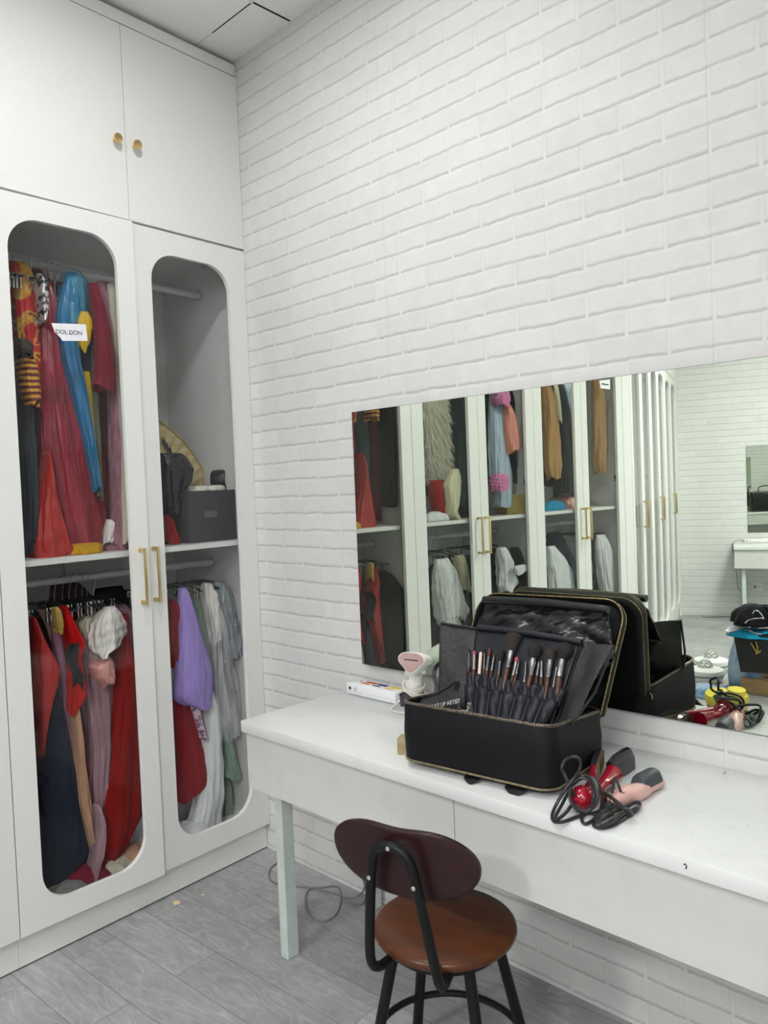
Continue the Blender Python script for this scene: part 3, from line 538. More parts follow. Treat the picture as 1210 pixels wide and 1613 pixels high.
# upper compartment behind the right door
def wq(x, y, xl, mir=False): t, z = atW(x, y, xl, mir); p = A_N*xl+A_T*t; return Vector((p.x, p.y, z))
def LA(x, t, z): p = A_N*x+A_T*t; return (p.x, p.y, z)
bo = empty('storage_bin', 'dark grey fabric storage box on the shelf behind the right glass door', 'box', LA(-.24, .13, 1.267), AL)
M_['bin'] = speck('grey_nonwoven_fabric', srgb(66, 69, 71), srgb(56, 58, 60), .9, scale=(120, 120, 120), bump=.3, dist=.001)
bb = MB()
def binring(z, i=0): return [LA(-.10-i, .022+i, z), LA(-.10-i, .250-i, z), LA(-.29+i, .250-i, z), LA(-.29+i, .022+i, z)]
bb.loft([binring(1.2675), binring(1.468), binring(1.468, .006), binring(1.275, .006)], True, True); mk('body', bb, M_['bin'], bo, smooth=False)
hb = MB(); c0 = wq(331, 810, -.10); tt = c0.dot(A_T)
hb.loft([[LA(-.098+.004*k, tt-.03, c0.z-.012), LA(-.098+.004*k, tt+.03, c0.z-.012), LA(-.098+.004*k, tt+.03, c0.z+.014), LA(-.098+.004*k, tt-.03, c0.z+.014)] for k in (0, 1)])
mk('handle', hb, speck('grey_webbing', srgb(96, 98, 100), None, .8, scale=(80, 80, 80)), bo, smooth=False)
# conical straw disc
fo = empty('paper_fan', 'large pleated pale straw fan with black lettering standing behind the dark grey box', 'fan', LA(-.305, .30, 1.45), AL)
hp3 = [atW(x, y, -.305) for x, y in ((253, 665), (300, 710), (328, 760))]
(ax1, ay1), (ax2, ay2), (ax3, ay3) = hp3; dd_ = 2*(ax1*(ay2-ay3)+ax2*(ay3-ay1)+ax3*(ay1-ay2))
hct = ((ax1**2+ay1**2)*(ay2-ay3)+(ax2**2+ay2**2)*(ay3-ay1)+(ax3**2+ay3**2)*(ay1-ay2))/dd_; hcz = ((ax1**2+ay1**2)*(ax3-ax2)+(ax2**2+ay2**2)*(ax1-ax3)+(ax3**2+ay3**2)*(ax2-ax1))/dd_
hr_ = sqrt((ax1-hct)**2+(ay1-hcz)**2); print('hat', hct, hcz, hr_)
HT = min(hr_, hcz-1.268)
M_['straw'] = speck('pale_straw', srgb(212, 196, 152), srgb(196, 176, 130), .8, scale=(8, 8, 50), lo=.35, hi=.6, bump=.3)
def fanp(r, a, x): return Vector(LA(x, max(.024, hct-r*cos(a)), hcz+r*sin(a)))
fb = MB(); NF = 44; A0_, A1_ = radians(16), radians(128)
fr_ = [[fanp(hr_*q, A0_+(A1_-A0_)*k/NF, -.305-(.004 if k % 2 else 0)-.0*q) for q in (.30, .65, 1.0)]+[fanp(hr_*q, A0_+(A1_-A0_)*k/NF, -.308-(.004 if k % 2 else 0)) for q in (1.0, .65, .30)] for k in range(NF+1)]
fb.loft(fr_); mk('leaf', fb, M_['straw'], fo, smooth=False)
rm = MB(); rm.tube([fanp(hr_+.002, A0_+(A1_-A0_)*k/40, -.304) for k in range(41)], .004, 6)
mk('rim', rm, speck('straw_binding', srgb(190, 168, 110), None, .6, scale=(60, 60, 60)), fo)
def text_mesh(txt, size, mat, parent, o, xdir, ydir, extrude=.0006, shear=0, align='CENTER', name='lettering'):
    cu = bpy.data.curves.new('t', 'FONT'); cu.body = txt; cu.size = size; cu.extrude = extrude; cu.align_x = align; cu.align_y = 'CENTER'; cu.shear = shear
    ob = bpy.data.objects.new('t', cu); COL.objects.link(ob); dg = bpy.context.evaluated_depsgraph_get(); me = bpy.data.meshes.new_from_object(ob.evaluated_get(dg))
    x = Vector(xdir).normalized(); y = Vector(ydir); y = (y-x*y.dot(x)).normalized(); z = x.cross(y)
    mb = MB(); mb.add([Vector(o)+x*v.co.x+y*v.co.y+z*v.co.z for v in me.vertices], [tuple(p.vertices) for p in me.polygons])
    bpy.data.objects.remove(ob); bpy.data.curves.remove(cu); bpy.data.meshes.remove(me); return mk(name, mb, mat, parent, smooth=False)
q = MB()
for k in range(9):
    aa = wq(256+k*1.6, 698+k*2.3+(3 if k % 2 else 0), -.300); q.tube([aa, aa+Vector((0, 0, .02+.008*(k % 3))), aa+A_T*-.008+Vector((0, 0, .004))], .0022, 5)
mk('lettering', q, M_['ink'], fo)
# black plastic bag, roll, cloths
M_['bagp'] = speck('black_bin_liner', srgb(24, 27, 31), srgb(14, 16, 18), .2, scale=(11, 11, 11), bump=1.0, dist=.05)
g('plastic_bag', 'black crinkled plastic bag stuffed beside the dark grey box', 'bag', [(714, 252, 284), (722, 254, 294), (740, 254, 300), (757, 256, 296), (772, 256, 288), (780, 258, 282), (796, 260, 283), (808, 261, 276)], M_['bagp'], xc=-.18, dep=.13, amp=.10, folds=6)
g('red_cloth_bundle', 'red cloth bundle on the shelf at the left edge behind the right glass door', 'cloth', [(812, 258, 262), (830, 258, 268), (856, 260, 277)], C['dark_red'], xc=-.15, dep=.08, nr=12)
ro = MB(); c1 = wq(348, 757, -.20); xd_ = (A_N*.8+A_T*-.5+Vector((0, 0, .05))).normalized()
ro.lathe([(.0, -.03), (.044, -.03), (.046, -.027), (.046, .027), (.044, .03), (.036, .03), (.034, .022), (.0, .022)], c1, xd_, 32); tag(mk('belt_roll', ro, base('matt_black_leather', (.012, .012, .014), .4)[0], None, loc=(c1.x, c1.y, 1.47)), 'black rolled leather belt standing on the dark grey box', 'belt')
g('lilac_hat', 'lilac felt hat behind the black rolled belt', 'hat', [(733, 318, 334), (742, 318, 341), (756, 322, 338), (768, 324, 334)], cloth('lilac_felt', srgb(170, 152, 170)), xc=-.36, dep=.07, amp=.02)
for i, (x, y, xl) in enumerate([(300, 770, -.2), (316, 770, -.18), (340, 772, -.14)]):
    c = wq(x, y, xl); heap('white_glove', ['white glove on the left end of the dark grey box', 'crumpled white glove in the middle of the dark grey box', 'white glove in front of the black rolled belt'][i], 'glove', (c.x, c.y, 1.466), (.03, .035, .022), C['white_satin'], 40+i, 'white gloves on the dark grey box')
# garments seen only in the mirror (second and third wardrobe)
fur = MB(); rnd = random.Random(5)
furmat = speck('cream_long_fur', srgb(246, 243, 228), srgb(226, 222, 200), .9, scale=(160, 160, 40))
fo_ = g('fur_coat', 'long cream fur coat hanging in the second wardrobe', 'coat', [(600, 664, 698), (636, 667, 699), (690, 672, 704), (735, 676, 707), (752, 680, 702)], furmat, mir=True, xc=-.2, dep=.12, amp=.05)
me = fo_.data; tuft = MB()
nv = len(me.vertices)
for k in range(2600):
    v = me.vertices[rnd.randrange(nv)]; p = fo_.matrix_basis@v.co; nrm = (fo_.matrix_basis.to_3x3()@v.normal).normalized()
    p = p+Vector((rnd.uniform(-.01, .01), rnd.uniform(-.01, .01), rnd.uniform(-.015, .015))); d = (Vector((0, 0, -1))*.9+nrm*.45+Vector((rnd.uniform(-.3, .3), rnd.uniform(-.3, .3), 0))).normalized(); L_ = rnd.uniform(.035, .065)
    s_ = d.cross(nrm).normalized()*.003 if d.cross(nrm).length > 1e-3 else Vector((.003, 0, 0)); tuft.add([p-s_, p+s_, p+d*L_+nrm*.004, p+nrm*.003], [(0, 1, 2), (1, 3, 2), (3, 0, 2)])
tag(mk('fur', tuft, furmat, fo_, smooth=False), kind='stuff')
def gm(name, label, cat, rows, mat, **k):
    k['xc'] = k.get('xc', -.2)*.62
    return g(name, label, cat, rows, C[mat] if isinstance(mat, str) else mat, mir=True, **k)
gm('cream_scarf', 'cream ruffled scarf hanging below the fur coat', 'scarf', [(738, 712, 720), (752, 704, 722), (765, 700, 722), (790, 704, 719), (806, 704, 716), (819, 714, 722)], 'ivory', xc=-.13, dep=.05, folds=9)
gm('red_tunic', 'red tunic hanging behind the cream fur coat', 'dress', [(756, 678, 702), (790, 682, 702), (822, 690, 702)], 'dark_red', xc=-.2)
gm('dark_gown', 'black gown hanging right of the cream fur coat', 'dress', [(610, 706, 742), (680, 708, 742), (760, 712, 742), (800, 716, 742)], cloth('blackish_teal', srgb(36, 48, 52)), xc=-.3, dep=.12)
gm('dusty_pink_skirt', 'dusty pink skirt deep in the second wardrobe above the shelf', 'skirt', [(762, 718, 743), (785, 718, 743), (796, 718, 744)], 'mauve_cloth', xc=-.36, dep=.08)
gm('tulle_skirt', 'white tulle skirt clipped in the lower part of the second wardrobe', 'skirt', [(880, 686, 704), (905, 684, 716), (935, 685, 726), (965, 690, 736), (975, 694, 730)], 'tulle', xc=-.17, dep=.15, folds=14, amp=.10, frill=.02)
gm('white_petticoat', 'white petticoat under the tulle skirt', 'skirt', [(884, 688, 702), (930, 688, 716), (975, 698, 720), (1010, 700, 736), (1080, 704, 744)], 'white_satin', xc=-.2, dep=.12)
gm('cream_blouse', 'cream blouse next to the tulle skirt', 'blouse', [(874, 718, 730), (900, 722, 732), (930, 728, 736)], 'ivory', xc=-.2)
gm('black_tunic', 'black tunic at the right of the lower part of the second wardrobe', 'dress', [(874, 730, 742), (920, 730, 748), (960, 736, 752), (1000, 740, 754)], 'black_cloth', xc=-.22)
gm('red_stage_dress', 'dark red dress low in the second wardrobe', 'dress', [(945, 738, 750), (975, 738, 752), (1060, 738, 758)], 'maroon_cloth', xc=-.3)
gm('pale_blue_costume', 'pale blue satin costume at the left of the fourth glass door', 'costume', [(620, 772, 790), (680, 774, 792), (740, 776, 802), (775, 780, 804), (796, 780, 802)], 'ice_blue', xc=-.2)
gm('pink_costume_hem', 'pink ruffled skirt among the pale blue costume', 'skirt', [(746, 780, 796), (760, 776, 797), (771, 778, 794)], 'pink_cloth', xc=-.12, dep=.06, folds=12)
gm('pink_collar', 'pink and white collar above the pale blue costume', 'collar', [(612, 776, 794), (630, 780, 798), (640, 784, 796)], 'pink_cloth', xc=-.12, dep=.06)
gm('salmon_bag', 'salmon pink satin pouch hanging in front of a black dress', 'bag', [(636, 793, 801), (665, 794, 809), (690, 796, 813), (704, 798, 815), (712, 800, 806)], 'salmon', xc=-.13, dep=.06, amp=.05)
gm('black_stage_dress', 'black sleeveless dress behind the salmon pouch', 'dress', [(610, 788, 806), (680, 790, 816), (740, 806, 822), (746, 808, 822)], 'black_cloth', xc=-.24)
gm('grey_dress', 'grey dress behind the black sleeveless dress', 'dress', [(700, 795, 806), (770, 798, 808), (800, 800, 806)], 'slate_cloth', xc=-.3, dep=.08)
gm('maid_dress', 'black costume dress with white ruffles in the lower part of the fourth glass door', 'dress', [(862, 805, 816), (890, 806, 824), (915, 810, 830), (930, 812, 834)], 'black_cloth', xc=-.16, dep=.1)
gm('white_ruffle', 'white ruffled apron over the black costume dress', 'apron', [(890, 810, 826), (897, 811, 830), (902, 812, 828)], 'white_cloth', xc=-.06, dep=.02, nr=8, folds=14)
gm('white_jacket', 'white jacket with pointed hem in the lower part of the fourth glass door', 'jacket', [(862, 784, 796), (890, 786, 806), (920, 786, 812), (932, 790, 800)], 'white_cloth', xc=-.17)
gm('dark_jacket', 'dark jacket left of the white pointed jacket', 'jacket', [(864, 778, 790), (900, 780, 792), (940, 784, 796)], 'black_cloth', xc=-.25)
gm('beige_coat', 'beige trench coat in the third wardrobe with a cuffed sleeve', 'coat', [(600, 853, 866), (650, 858, 874), (700, 860, 878), (735, 862, 880), (752, 866, 876)], 'tan_cloth', xc=-.16)
gm('black_suit', 'black suit with an open front next to the beige trench coat', 'suit', [(605, 866, 884), (640, 870, 892), (700, 876, 902), (780, 878, 908)], 'charcoal_cloth', xc=-.24)
gm('white_shirt', 'pale blue white shirt right of the black suit', 'shirt', [(600, 884, 902), (640, 892, 904), (700, 896, 908), (722, 902, 909)], 'ice_blue', xc=-.28)
gm('ivory_tie', 'narrow ivory scarf on the black suit', 'scarf', [(606, 872, 878), (640, 878, 882), (664, 880, 883)], 'ivory', xc=-.09, dep=.02)
gm('puff_shirt', 'white shirt with a full sleeve low in the third wardrobe', 'shirt', [(860, 862, 872), (885, 864, 888), (905, 868, 898), (930, 868, 902), (960, 868, 906)], 'white_cloth', xc=-.15)
gm('navy_blazer', 'dark navy blazer behind the full-sleeved white shirt', 'jacket', [(838, 862, 880), (880, 872, 900), (930, 890, 912), (970, 896, 914)], 'navy_cloth', xc=-.25)
gm('camel_coat', 'camel coat in the last window before the angled wardrobes', 'coat', [(596, 934, 946), (650, 936, 950), (700, 938, 952), (728, 938, 950), (745, 942, 950)], 'tan_cloth', xc=-.17)
gm('white_trousers', 'white trousers hanging low in the last window before the angled wardrobes', 'trousers', [(842, 940, 950), (870, 942, 962), (910, 946, 968), (944, 952, 976)], 'white_cloth', xc=-.16)
gm('black_trousers', 'black trousers beside the white trousers', 'trousers', [(838, 936, 960), (880, 936, 972), (960, 940, 984)], 'black_cloth', xc=-.27)
for x, y, xl, r, mm, lb, s in [(873, 797, -.12, (.05, .10, .06), 'light_blue', 'light blue cloth folded on the shelf of the third wardrobe', 1), (892, 796, -.2, (.10, .13, .09), 'blush_satin', 'pink clothes heaped on the shelf of the third wardrobe', 2), (690, 826, -.12, (.05, .08, .05), 'white_cloth', 'white shoe bag on the shelf below the fur coat', 3), (733, 818, -.2, (.07, .10, .10), 'black_cloth', 'black cloth heaped on the shelf of the second wardrobe', 4), (806, 808, -.25, (.06, .08, .06), 'black_cloth', 'black cloth on the yellow box in the second wardrobe', 5)]:
    c = wl_pt(x, y, 1.266, xl, True); heap('folded_cloth', lb, 'cloth', c, r, C[mm], 60+s)
yb = MB(); c = Vector(wl_pt(812, 806, 1.267, -.14, True)); yb.box(-.07, .07, -.10, .10, 0, .11, .004, M=Matrix.Translation(c)@Matrix.Rotation(AL+.35, 4, 'Z')); tag(mk('yellow_box', yb, speck('yellow_card', srgb(196, 172, 96), None, .6, scale=(20, 20, 20)), None, smooth=False, loc=c), 'pale yellow box on the shelf of the second wardrobe', 'box')
def side_coat(name, label, cat, t, x0, x1, z0, z1, hw, mat, grp=None, seed=1):
    rnd = random.Random(seed); ph = rnd.random()*6; rings = []; NZ = 26; xc = (x0+x1)/2; hx = (x1-x0)/2
    for i in range(NZ+1):
        u = i/NZ; z = z1-(z1-z0)*u; k = min(1, .25+1.1*sqrt(u*4)); sh = .93+.07*u
        rings.append([LA(min(-.03, xc+hx*k*sh*cos(a)*(1+.05*sin(5*a+ph+3*u))), t+hw*k*sin(a)*(1+.35*sin(9*a+ph+2*u)*u), z+.01*sin(4*a+ph)*(i == NZ)) for a in [2*pi*j/48 for j in range(48)]])
    m_ = MB(); m_.loft(rings, True, False); return tag(mk(name, m_, mat, None, ang=180, loc=LA(xc, t, z0), rz=AL), label, cat, grp)
side_coat('black_coat', 'black coat hanging flat against the left side inside the corner wardrobe, upper rail', 'coat', .975, -.46, -.07, 1.36, 2.2, .018, C['black_cloth'], seed=1)
side_coat('wine_long_coat', 'wine red long dress beside the black coat on the upper rail of the corner wardrobe', 'dress', .94, -.42, -.16, 1.29, 2.18, .014, C['maroon_velvet'], seed=2)
side_coat('black_trouser_suit', 'black suit hanging flat against the left side inside the corner wardrobe, lower rail', 'suit', .972, -.46, -.06, .22, 1.05, .02, C['black_cloth'], seed=3)
side_coat('grey_lining_coat', 'grey green coat on the lower rail beside the black suit', 'coat', .935, -.44, -.2, .3, 1.04, .014, C['grey_cloth'], seed=4)
side_coat('black_evening_coat', 'black evening coat inside the second wardrobe behind the fur coat', 'coat', 1.50, -.50, -.2, 1.40, 2.2, .03, C['black_cloth'], seed=5)
side_coat('black_cape', 'black cape on the upper rail at the left side of the second wardrobe', 'cape', 1.975, -.46, -.10, 1.45, 2.2, .02, C['charcoal_cloth'], seed=6)
side_coat('black_uniform', 'black uniform on the lower rail in the middle of the second wardrobe', 'costume', 1.60, -.48, -.12, .3, 1.05, .035, C['black_cloth'], seed=7)
side_coat('dark_grey_suit', 'dark grey suit on the lower rail at the left side of the second wardrobe', 'suit', 1.97, -.46, -.1, .3, 1.05, .025, C['charcoal_cloth'], seed=8)
side_coat('black_overcoat', 'black overcoat on the upper rail in the middle of the third wardrobe', 'coat', 2.54, -.46, -.14, 1.42, 2.2, .03, C['black_cloth'], seed=9)
side_coat('navy_overcoat', 'navy overcoat on the lower rail in the middle of the third wardrobe', 'coat', 2.60, -.46, -.12, .3, 1.05, .03, C['navy_cloth'], seed=10)
# stack of spare hangers on the third wardrobe's shelf
for k in range(5):
    c = Vector(wl_pt(956, 797-k*.2, 1.268+.012*k, -.2, True)); hg = MB(); a0 = AL+.15*k
    pts = [c+Matrix.Rotation(a0, 3, 'Z')@Vector(v) for v in ((0, -.19, 0), (.06, -.02, 0), (.06, .02, 0), (0, .19, 0), (-.01, 0, 0))]; hg.tube(pts, .006, 6, True); hg.tube([c+Matrix.Rotation(a0, 3, 'Z')@Vector(v) for v in ((.06, 0, 0), (.10, 0, 0), (.13, .02, 0), (.12, .045, 0), (.10, .04, 0))], .002, 5)
    tag(mk('spare_hanger', hg, speck('pale_wood', srgb(206, 186, 156), None, .5, scale=(20, 20, 20)), None, loc=c), 'pale hanger lying in the stack on the shelf of the third wardrobe', 'hanger', 'spare hangers stacked on the shelf')
# hangers on the rails
M_['wire'] = base('steel_wire', (.75, .75, .75), .3, 1)[0]; M_['hplast'] = base('black_hanger_plastic', (.02, .02, .02), .4)[0]
def make_hanger(loc, label, grp):
    o = empty('clip_hanger', label, 'hanger', loc, AL, grp)
    h = MB(); pts = [(0+.019*cos(a), 0, .0+.019*sin(a)) for a in [radians(d) for d in range(200, -40, -24)]]; pts = [(x-.0, y, z+0) for x, y, z in pts]
    h.tube([(p[0], p[1], p[2]) for p in pts]+[(.006, 0, -.03), (0, 0, -.05), (0, 0, -.075)], .0017, 6); mk('hook', h, M_['wire'], o, local=True)
    b = MB(); b.tube([(-.16, 0, -.092), (-.08, 0, -.078), (0, 0, -.074), (.08, 0, -.078), (.16, 0, -.092)], .0045, 8); mk('bar', b, M_['hplast'], o, local=True)
    for s in (-1, 1):
        c = MB(); c.box(s*.11-.008, s*.11+.008, -.008, -.004, -.125, -.075, .001); c.box(s*.11-.008, s*.11+.008, .004, .008, -.125, -.075, .001); c.tube([(s*.11-.006, 0, -.086), (s*.11+.006, 0, -.086)], .006, 8); mk('clip', c, M_['chrome'], o, local=True)
    return o
h0 = None
def put_hangers(ts, zr, label, grp):
    global h0
    for t in ts:
        p = A_N*-.28+A_T*t; M = frame((p.x, p.y, zr), AL+random.uniform(-.12, .12))
        if h0 is None: h0 = make_hanger((p.x, p.y, zr), label, grp)
        else:
            h = dup(h0, M, label=label); h['group'] = grp
put_hangers([.60, .625, .65, .672, .70, .735, .765, .79, .815, .85, .88, .91, .94], 2.285, 'clip hanger hooked on the upper rail behind the left glass door', 'hangers on the upper left rail')
put_hangers([.56, .585, .605, .63, .655, .68, .71, .74, .775, .86, .90, .93], 1.165, 'clip hanger hooked on the lower rail behind the left glass door', 'hangers on the lower left rail')
put_hangers([.06, .10, .14, .18, .23, .27, .31, .35, .39], 1.165, 'clip hanger hooked on the lower rail behind the right glass door', 'hangers on the lower right rail')
put_hangers([1.20, 1.30, 1.36, 1.42, 1.47, 1.66, 1.73, 1.80, 1.9], 1.165, 'clip hanger hooked on the lower rail of the second wardrobe', 'hangers on the lower rail of the second wardrobe')
put_hangers([2.2, 2.3, 2.4, 2.5, 2.72, 2.8, 2.88], 1.165, 'clip hanger hooked on the lower rail of the third wardrobe', 'hangers on the lower rail of the third wardrobe')
# paper label taped to the glass
po = empty('paper_sign', 'torn white paper sign printed in capitals taped to the left glass door', 'sign', LA(0, .75, 1.97), AL)
gl = .005
pp = [wq(x, y, gl) for x, y in ((81, 509), (135, 511), (138, 537), (98.5, 537), (95, 532), (92, 529), (86, 523))]
mk('sheet', MB().prism(pp, A_N*.0006), M_['paper'], po, smooth=False)
a1 = wq(97, 524, gl); a2 = wq(121, 525.5, gl); text_mesh('DOL DON', .0195, M_['ink'], po, (wq(108.8, 523.8, gl+.0012)), a2-a1, Vector((0, 0, 1)), .0002)
for (xa, ya), (xb, yb) in (((108.6, 525.0), (111.6, 525.15)), ((117.2, 521.6), (118.2, 520.6))):      # the bar of the D and the horn of the O
    m_ = MB(); m_.tube([wq(xa, ya, gl+.0014), wq(xb, yb, gl+.0014)], .0008, 5); mk('letter_stroke', m_, M_['ink'], po)
p2 = empty('paper_sign', 'small white paper sign taped high on the last glass door before the angled wardrobes', 'sign', LA(0, 2.82, 2.03), AL)
mk('sheet', MB().prism([wq(x, y, .002, True) for x, y in ((944, 599), (961, 597), (961, 613), (946, 611))], A_N*.0006), M_['paper'], p2, smooth=False)
q = MB()
for k in range(5): a = wq(948+k*2.2, 604+k*.35, .003, True); b = wq(949.5+k*2.2, 604.3+k*.35, .003, True); q.tube([a, b], .004, 5)
mk('printed_line', q, M_['ink'], p2)
# ------------------------------------------------------------------ desks and mirrors
def wallmap(o, along, inn): return lambda u, v, z: tuple(Vector(o)+Vector(along)*u+Vector(inn)*v+Vector((0, 0, z)))
PF = wallmap((0, 0, 0), (1, 0, 0), (0, -1, 0)); PR = wallmap(E0, R_D, R_IN)
def mbox(P, u0, u1, v0, v1, z0, z1, b=0, mb=None):
    mb = mb or MB(); t = MB().box(u0, u1, v0, v1, z0, z1, b); mb.add([P(*v) for v in t.v], t.f); return mb
def desk(P, u0, u1, label, rz, loc, seams):
    o = empty('dressing_desk', label, 'desk', loc, rz)
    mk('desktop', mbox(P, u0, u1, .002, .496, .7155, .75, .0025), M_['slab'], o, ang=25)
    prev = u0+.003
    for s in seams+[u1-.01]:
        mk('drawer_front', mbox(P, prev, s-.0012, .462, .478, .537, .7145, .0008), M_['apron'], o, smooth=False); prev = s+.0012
    mk('drawer_box', mbox(P, u0+.012, u1-.02, .08, .4615, .545, .7145), M_['carc'], o, smooth=False)
    for u, v0, v1 in ((u0+.065, .386, .430), (u0+.068, .018, .056), (u1-.11, .386, .430), (u1-.11, .018, .056)):
        mk('leg', mbox(P, u, u+.036, v0, v1, .001, .5445, .002), M_['leg'], o, smooth=False)
    return o
dk = desk(PF, .547, 3.05, 'long white desk fixed along the brick wall under the big mirror', 0, PF(1.8, .25, 0), [1.38, 2.21])
dk2 = desk(PR, .497, 2.9, 'white desk along the far brick wall seen in the mirror', BW, PR(1.6, .25, 0), [1.4, 2.2])
mg = M_O; md = Vector((cos(MY), sin(MY), 0))
mo = empty('wall_mirror', 'large frameless mirror on the brick wall above the desk', 'mirror', (1.8, -.01, .848))
def mpt(x, z, off): return Vector((x, M_O.y+(x-M_O.x)*math.tan(MY), z))+M_N*off
mk('mirror_glass', MB().add([mpt(.6184, .8483, .0003), mpt(3.0, .8483, .0003), mpt(3.0, 1.7129, .0003), mpt(.6184, 1.7129, .0003)], [(0, 1, 2, 3)]), M_['mirror'], mo, smooth=False)
mb = MB(); mb.loft([[mpt(.6176, .8475, 0), mpt(3.0008, .8475, 0), mpt(3.0008, 1.7137, 0), mpt(.6176, 1.7137, 0)], [Vector((p.x, -.0005, p.z)) if p.y < -.004 else Vector((p.x, p.y+.003, p.z)) for p in [mpt(.6176, .8475, 0), mpt(3.0, .8475, 0), mpt(3.0, 1.7137, 0), mpt(.6176, 1.7137, 0)]]])
mk('backing', mb, M_['medge'], mo, smooth=False)
m2 = empty('wall_mirror', 'frameless mirror on the far brick wall above the far desk', 'mirror', PR(1.6, .004, .848), BW)
mk('mirror_glass', MB().add([PR(.636, .0063, .848), PR(2.9, .0063, .848), PR(2.9, .0063, 1.713), PR(.636, .0063, 1.713)], [(0, 1, 2, 3)]), M_['mirror'], m2, smooth=False)
mk('backing', mbox(PR, .635, 2.901, .0005, .006, .847, 1.714), M_['medge'], m2, smooth=False)
# ------------------------------------------------------------------ round stool with a back
M_['wood'] = speck('dark_walnut_veneer', srgb(92, 47, 20), srgb(70, 36, 15), .34, scale=(3, 40, 40), detail=6, lo=.3, hi=.7, Coat_Weight=.2, Coat_Roughness=.15, Specular_IOR_Level=.35)
M_['woodb'] = speck('red_brown_lacquered_back', srgb(46, 22, 23), srgb(38, 18, 19), .38, scale=(3, 30, 30), lo=.3, hi=.7, Coat_Weight=.08, Specular_IOR_Level=.3)
M_['frame'] = base('black_powder_coated_tube', (.006, .0065, .0075), .42, Specular_IOR_Level=.25)[0]
mk0 = mk
def stool(loc, rz, label):
    o = empty('bar_stool', label, 'chair', loc, rz)      # local +y faces the desk
    DZ = -.084
    def mk(name, mb, *a, **k):
        if name not in ('leg', 'foot_cap'): mb.v = [(x, y, z+DZ) for x, y, z in mb.v]
        return mk0(name, mb, *a, **k)
    s = MB(); s.lathe([(0, .450), (.147, .450), (.157, .455), (.161, .463), (.159, .471), (.152, .476), (.10, .474), (0, .473)], seg=56); mk('seat', s, M_['wood'], o, local=True, ang=60)
    u = MB(); u.lathe([(0, .43), (.13, .43), (.135, .446), (0, .446)], seg=40); mk('seat_plate', u, M_['frame'], o, local=True)
    for i, a in enumerate((40, 140, 220, 320)):
        a = radians(a); l = MB(); l.tube([(.115*cos(a), .115*sin(a), .354), (.195*cos(a), .195*sin(a), .012)], .0125, 12); lg = mk('leg', l, M_['frame'], o, local=True)
        f = MB(); f.lathe([(0, 0), (.015, 0), (.015, .018), (0, .018)], (.197*cos(a), .197*sin(a), 0), seg=12); mk('foot_cap', f, M_['blackp'], lg, local=True)
    r = MB(); r.tube([(.172*cos(2*pi*k/48), .172*sin(2*pi*k/48), .195) for k in range(48)], .008, 8, True); mk('foot_ring', r, M_['frame'], o, local=True)
    def bx(x, z): return (x, -.168-.02*(1-(x/.19)**2)-(z-.55)*.12, z)
    # bent tube: hooks under the seat, rises on both sides and arches behind the backrest
    side = lambda sg: [(sg*.055, -.06, .444), (sg*.068, -.13, .444), (sg*.074, -.166, .446), (sg*.077, -.190, .462), (sg*.075, -.203, .50), (sg*.062, -.216, .60), (sg*.049, -.226, .685), (sg*.039, -.230, .722)]
    L = side(-1); Rr = side(1)[::-1]
    arch = [(-.022, -.232, .739), (0, -.233, .745), (.022, -.232, .739)]
    t = MB(); t.tube(L+arch+Rr, .0105, 12, smooth=5); mk('back_tube', t, M_['frame'], o, local=True)
    # kidney shaped backrest, curved around the sitter
    b = MB(); N = 64; NR = 7
    def out(a):
        c, s_ = cos(a), sin(a); x = .168*abs(c)**.86*(1 if c > 0 else -1); z = (.074 if s_ > 0 else .084)*abs(s_)**.95*(1 if s_ > 0 else -1)
        if s_ > 0: z -= .012*math.exp(-(x/.07)**2)
        return x, z
    def P(x, z, off): 
        y = -.190+.42*x*x*1.6-(z)*.10+off; return (x, y, .706+z+.012*(x/.17)**2*0)
    rings = []
    for k, f in enumerate((.02, .4, .75, .94, 1.0)): rings.append([P(out(2*pi*j/N)[0]*f, out(2*pi*j/N)[1]*f, -.011+(.003 if f == 1 else 0)) for j in range(N)])
    for k, f in enumerate((1.0, .94, .75, .4, .02)): rings.append([P(out(2*pi*j/N)[0]*f, out(2*pi*j/N)[1]*f, .003-(.003 if f == 1 else 0)) for j in range(N)])
    b.loft(rings); mk('backrest', b, M_['woodb'], o, local=True, ang=60)
    for x, z, y in ((0, .744, -.2435), (-.0505, .672, -.2365), (.0505, .672, -.2365)):
        q = MB(); q.lathe([(.0045, 0), (.0045, .0015), (.002, .0025), (0, .0025)], (x, y+.0015, z), (0, -1, .1), 12); mk('screw', q, M_['chrome'], o, local=True)
    o.scale = (1.061, 1.061, 1.061); return o
ST = (1.355, -.497, 0)
stool(ST, radians(15), 'round dark wooden stool with a curved backrest standing at the white desk')
stool((2.62, -.80, 0), radians(-8), 'second wooden stool pulled up to the right end of the desk, seen only in mirrors')
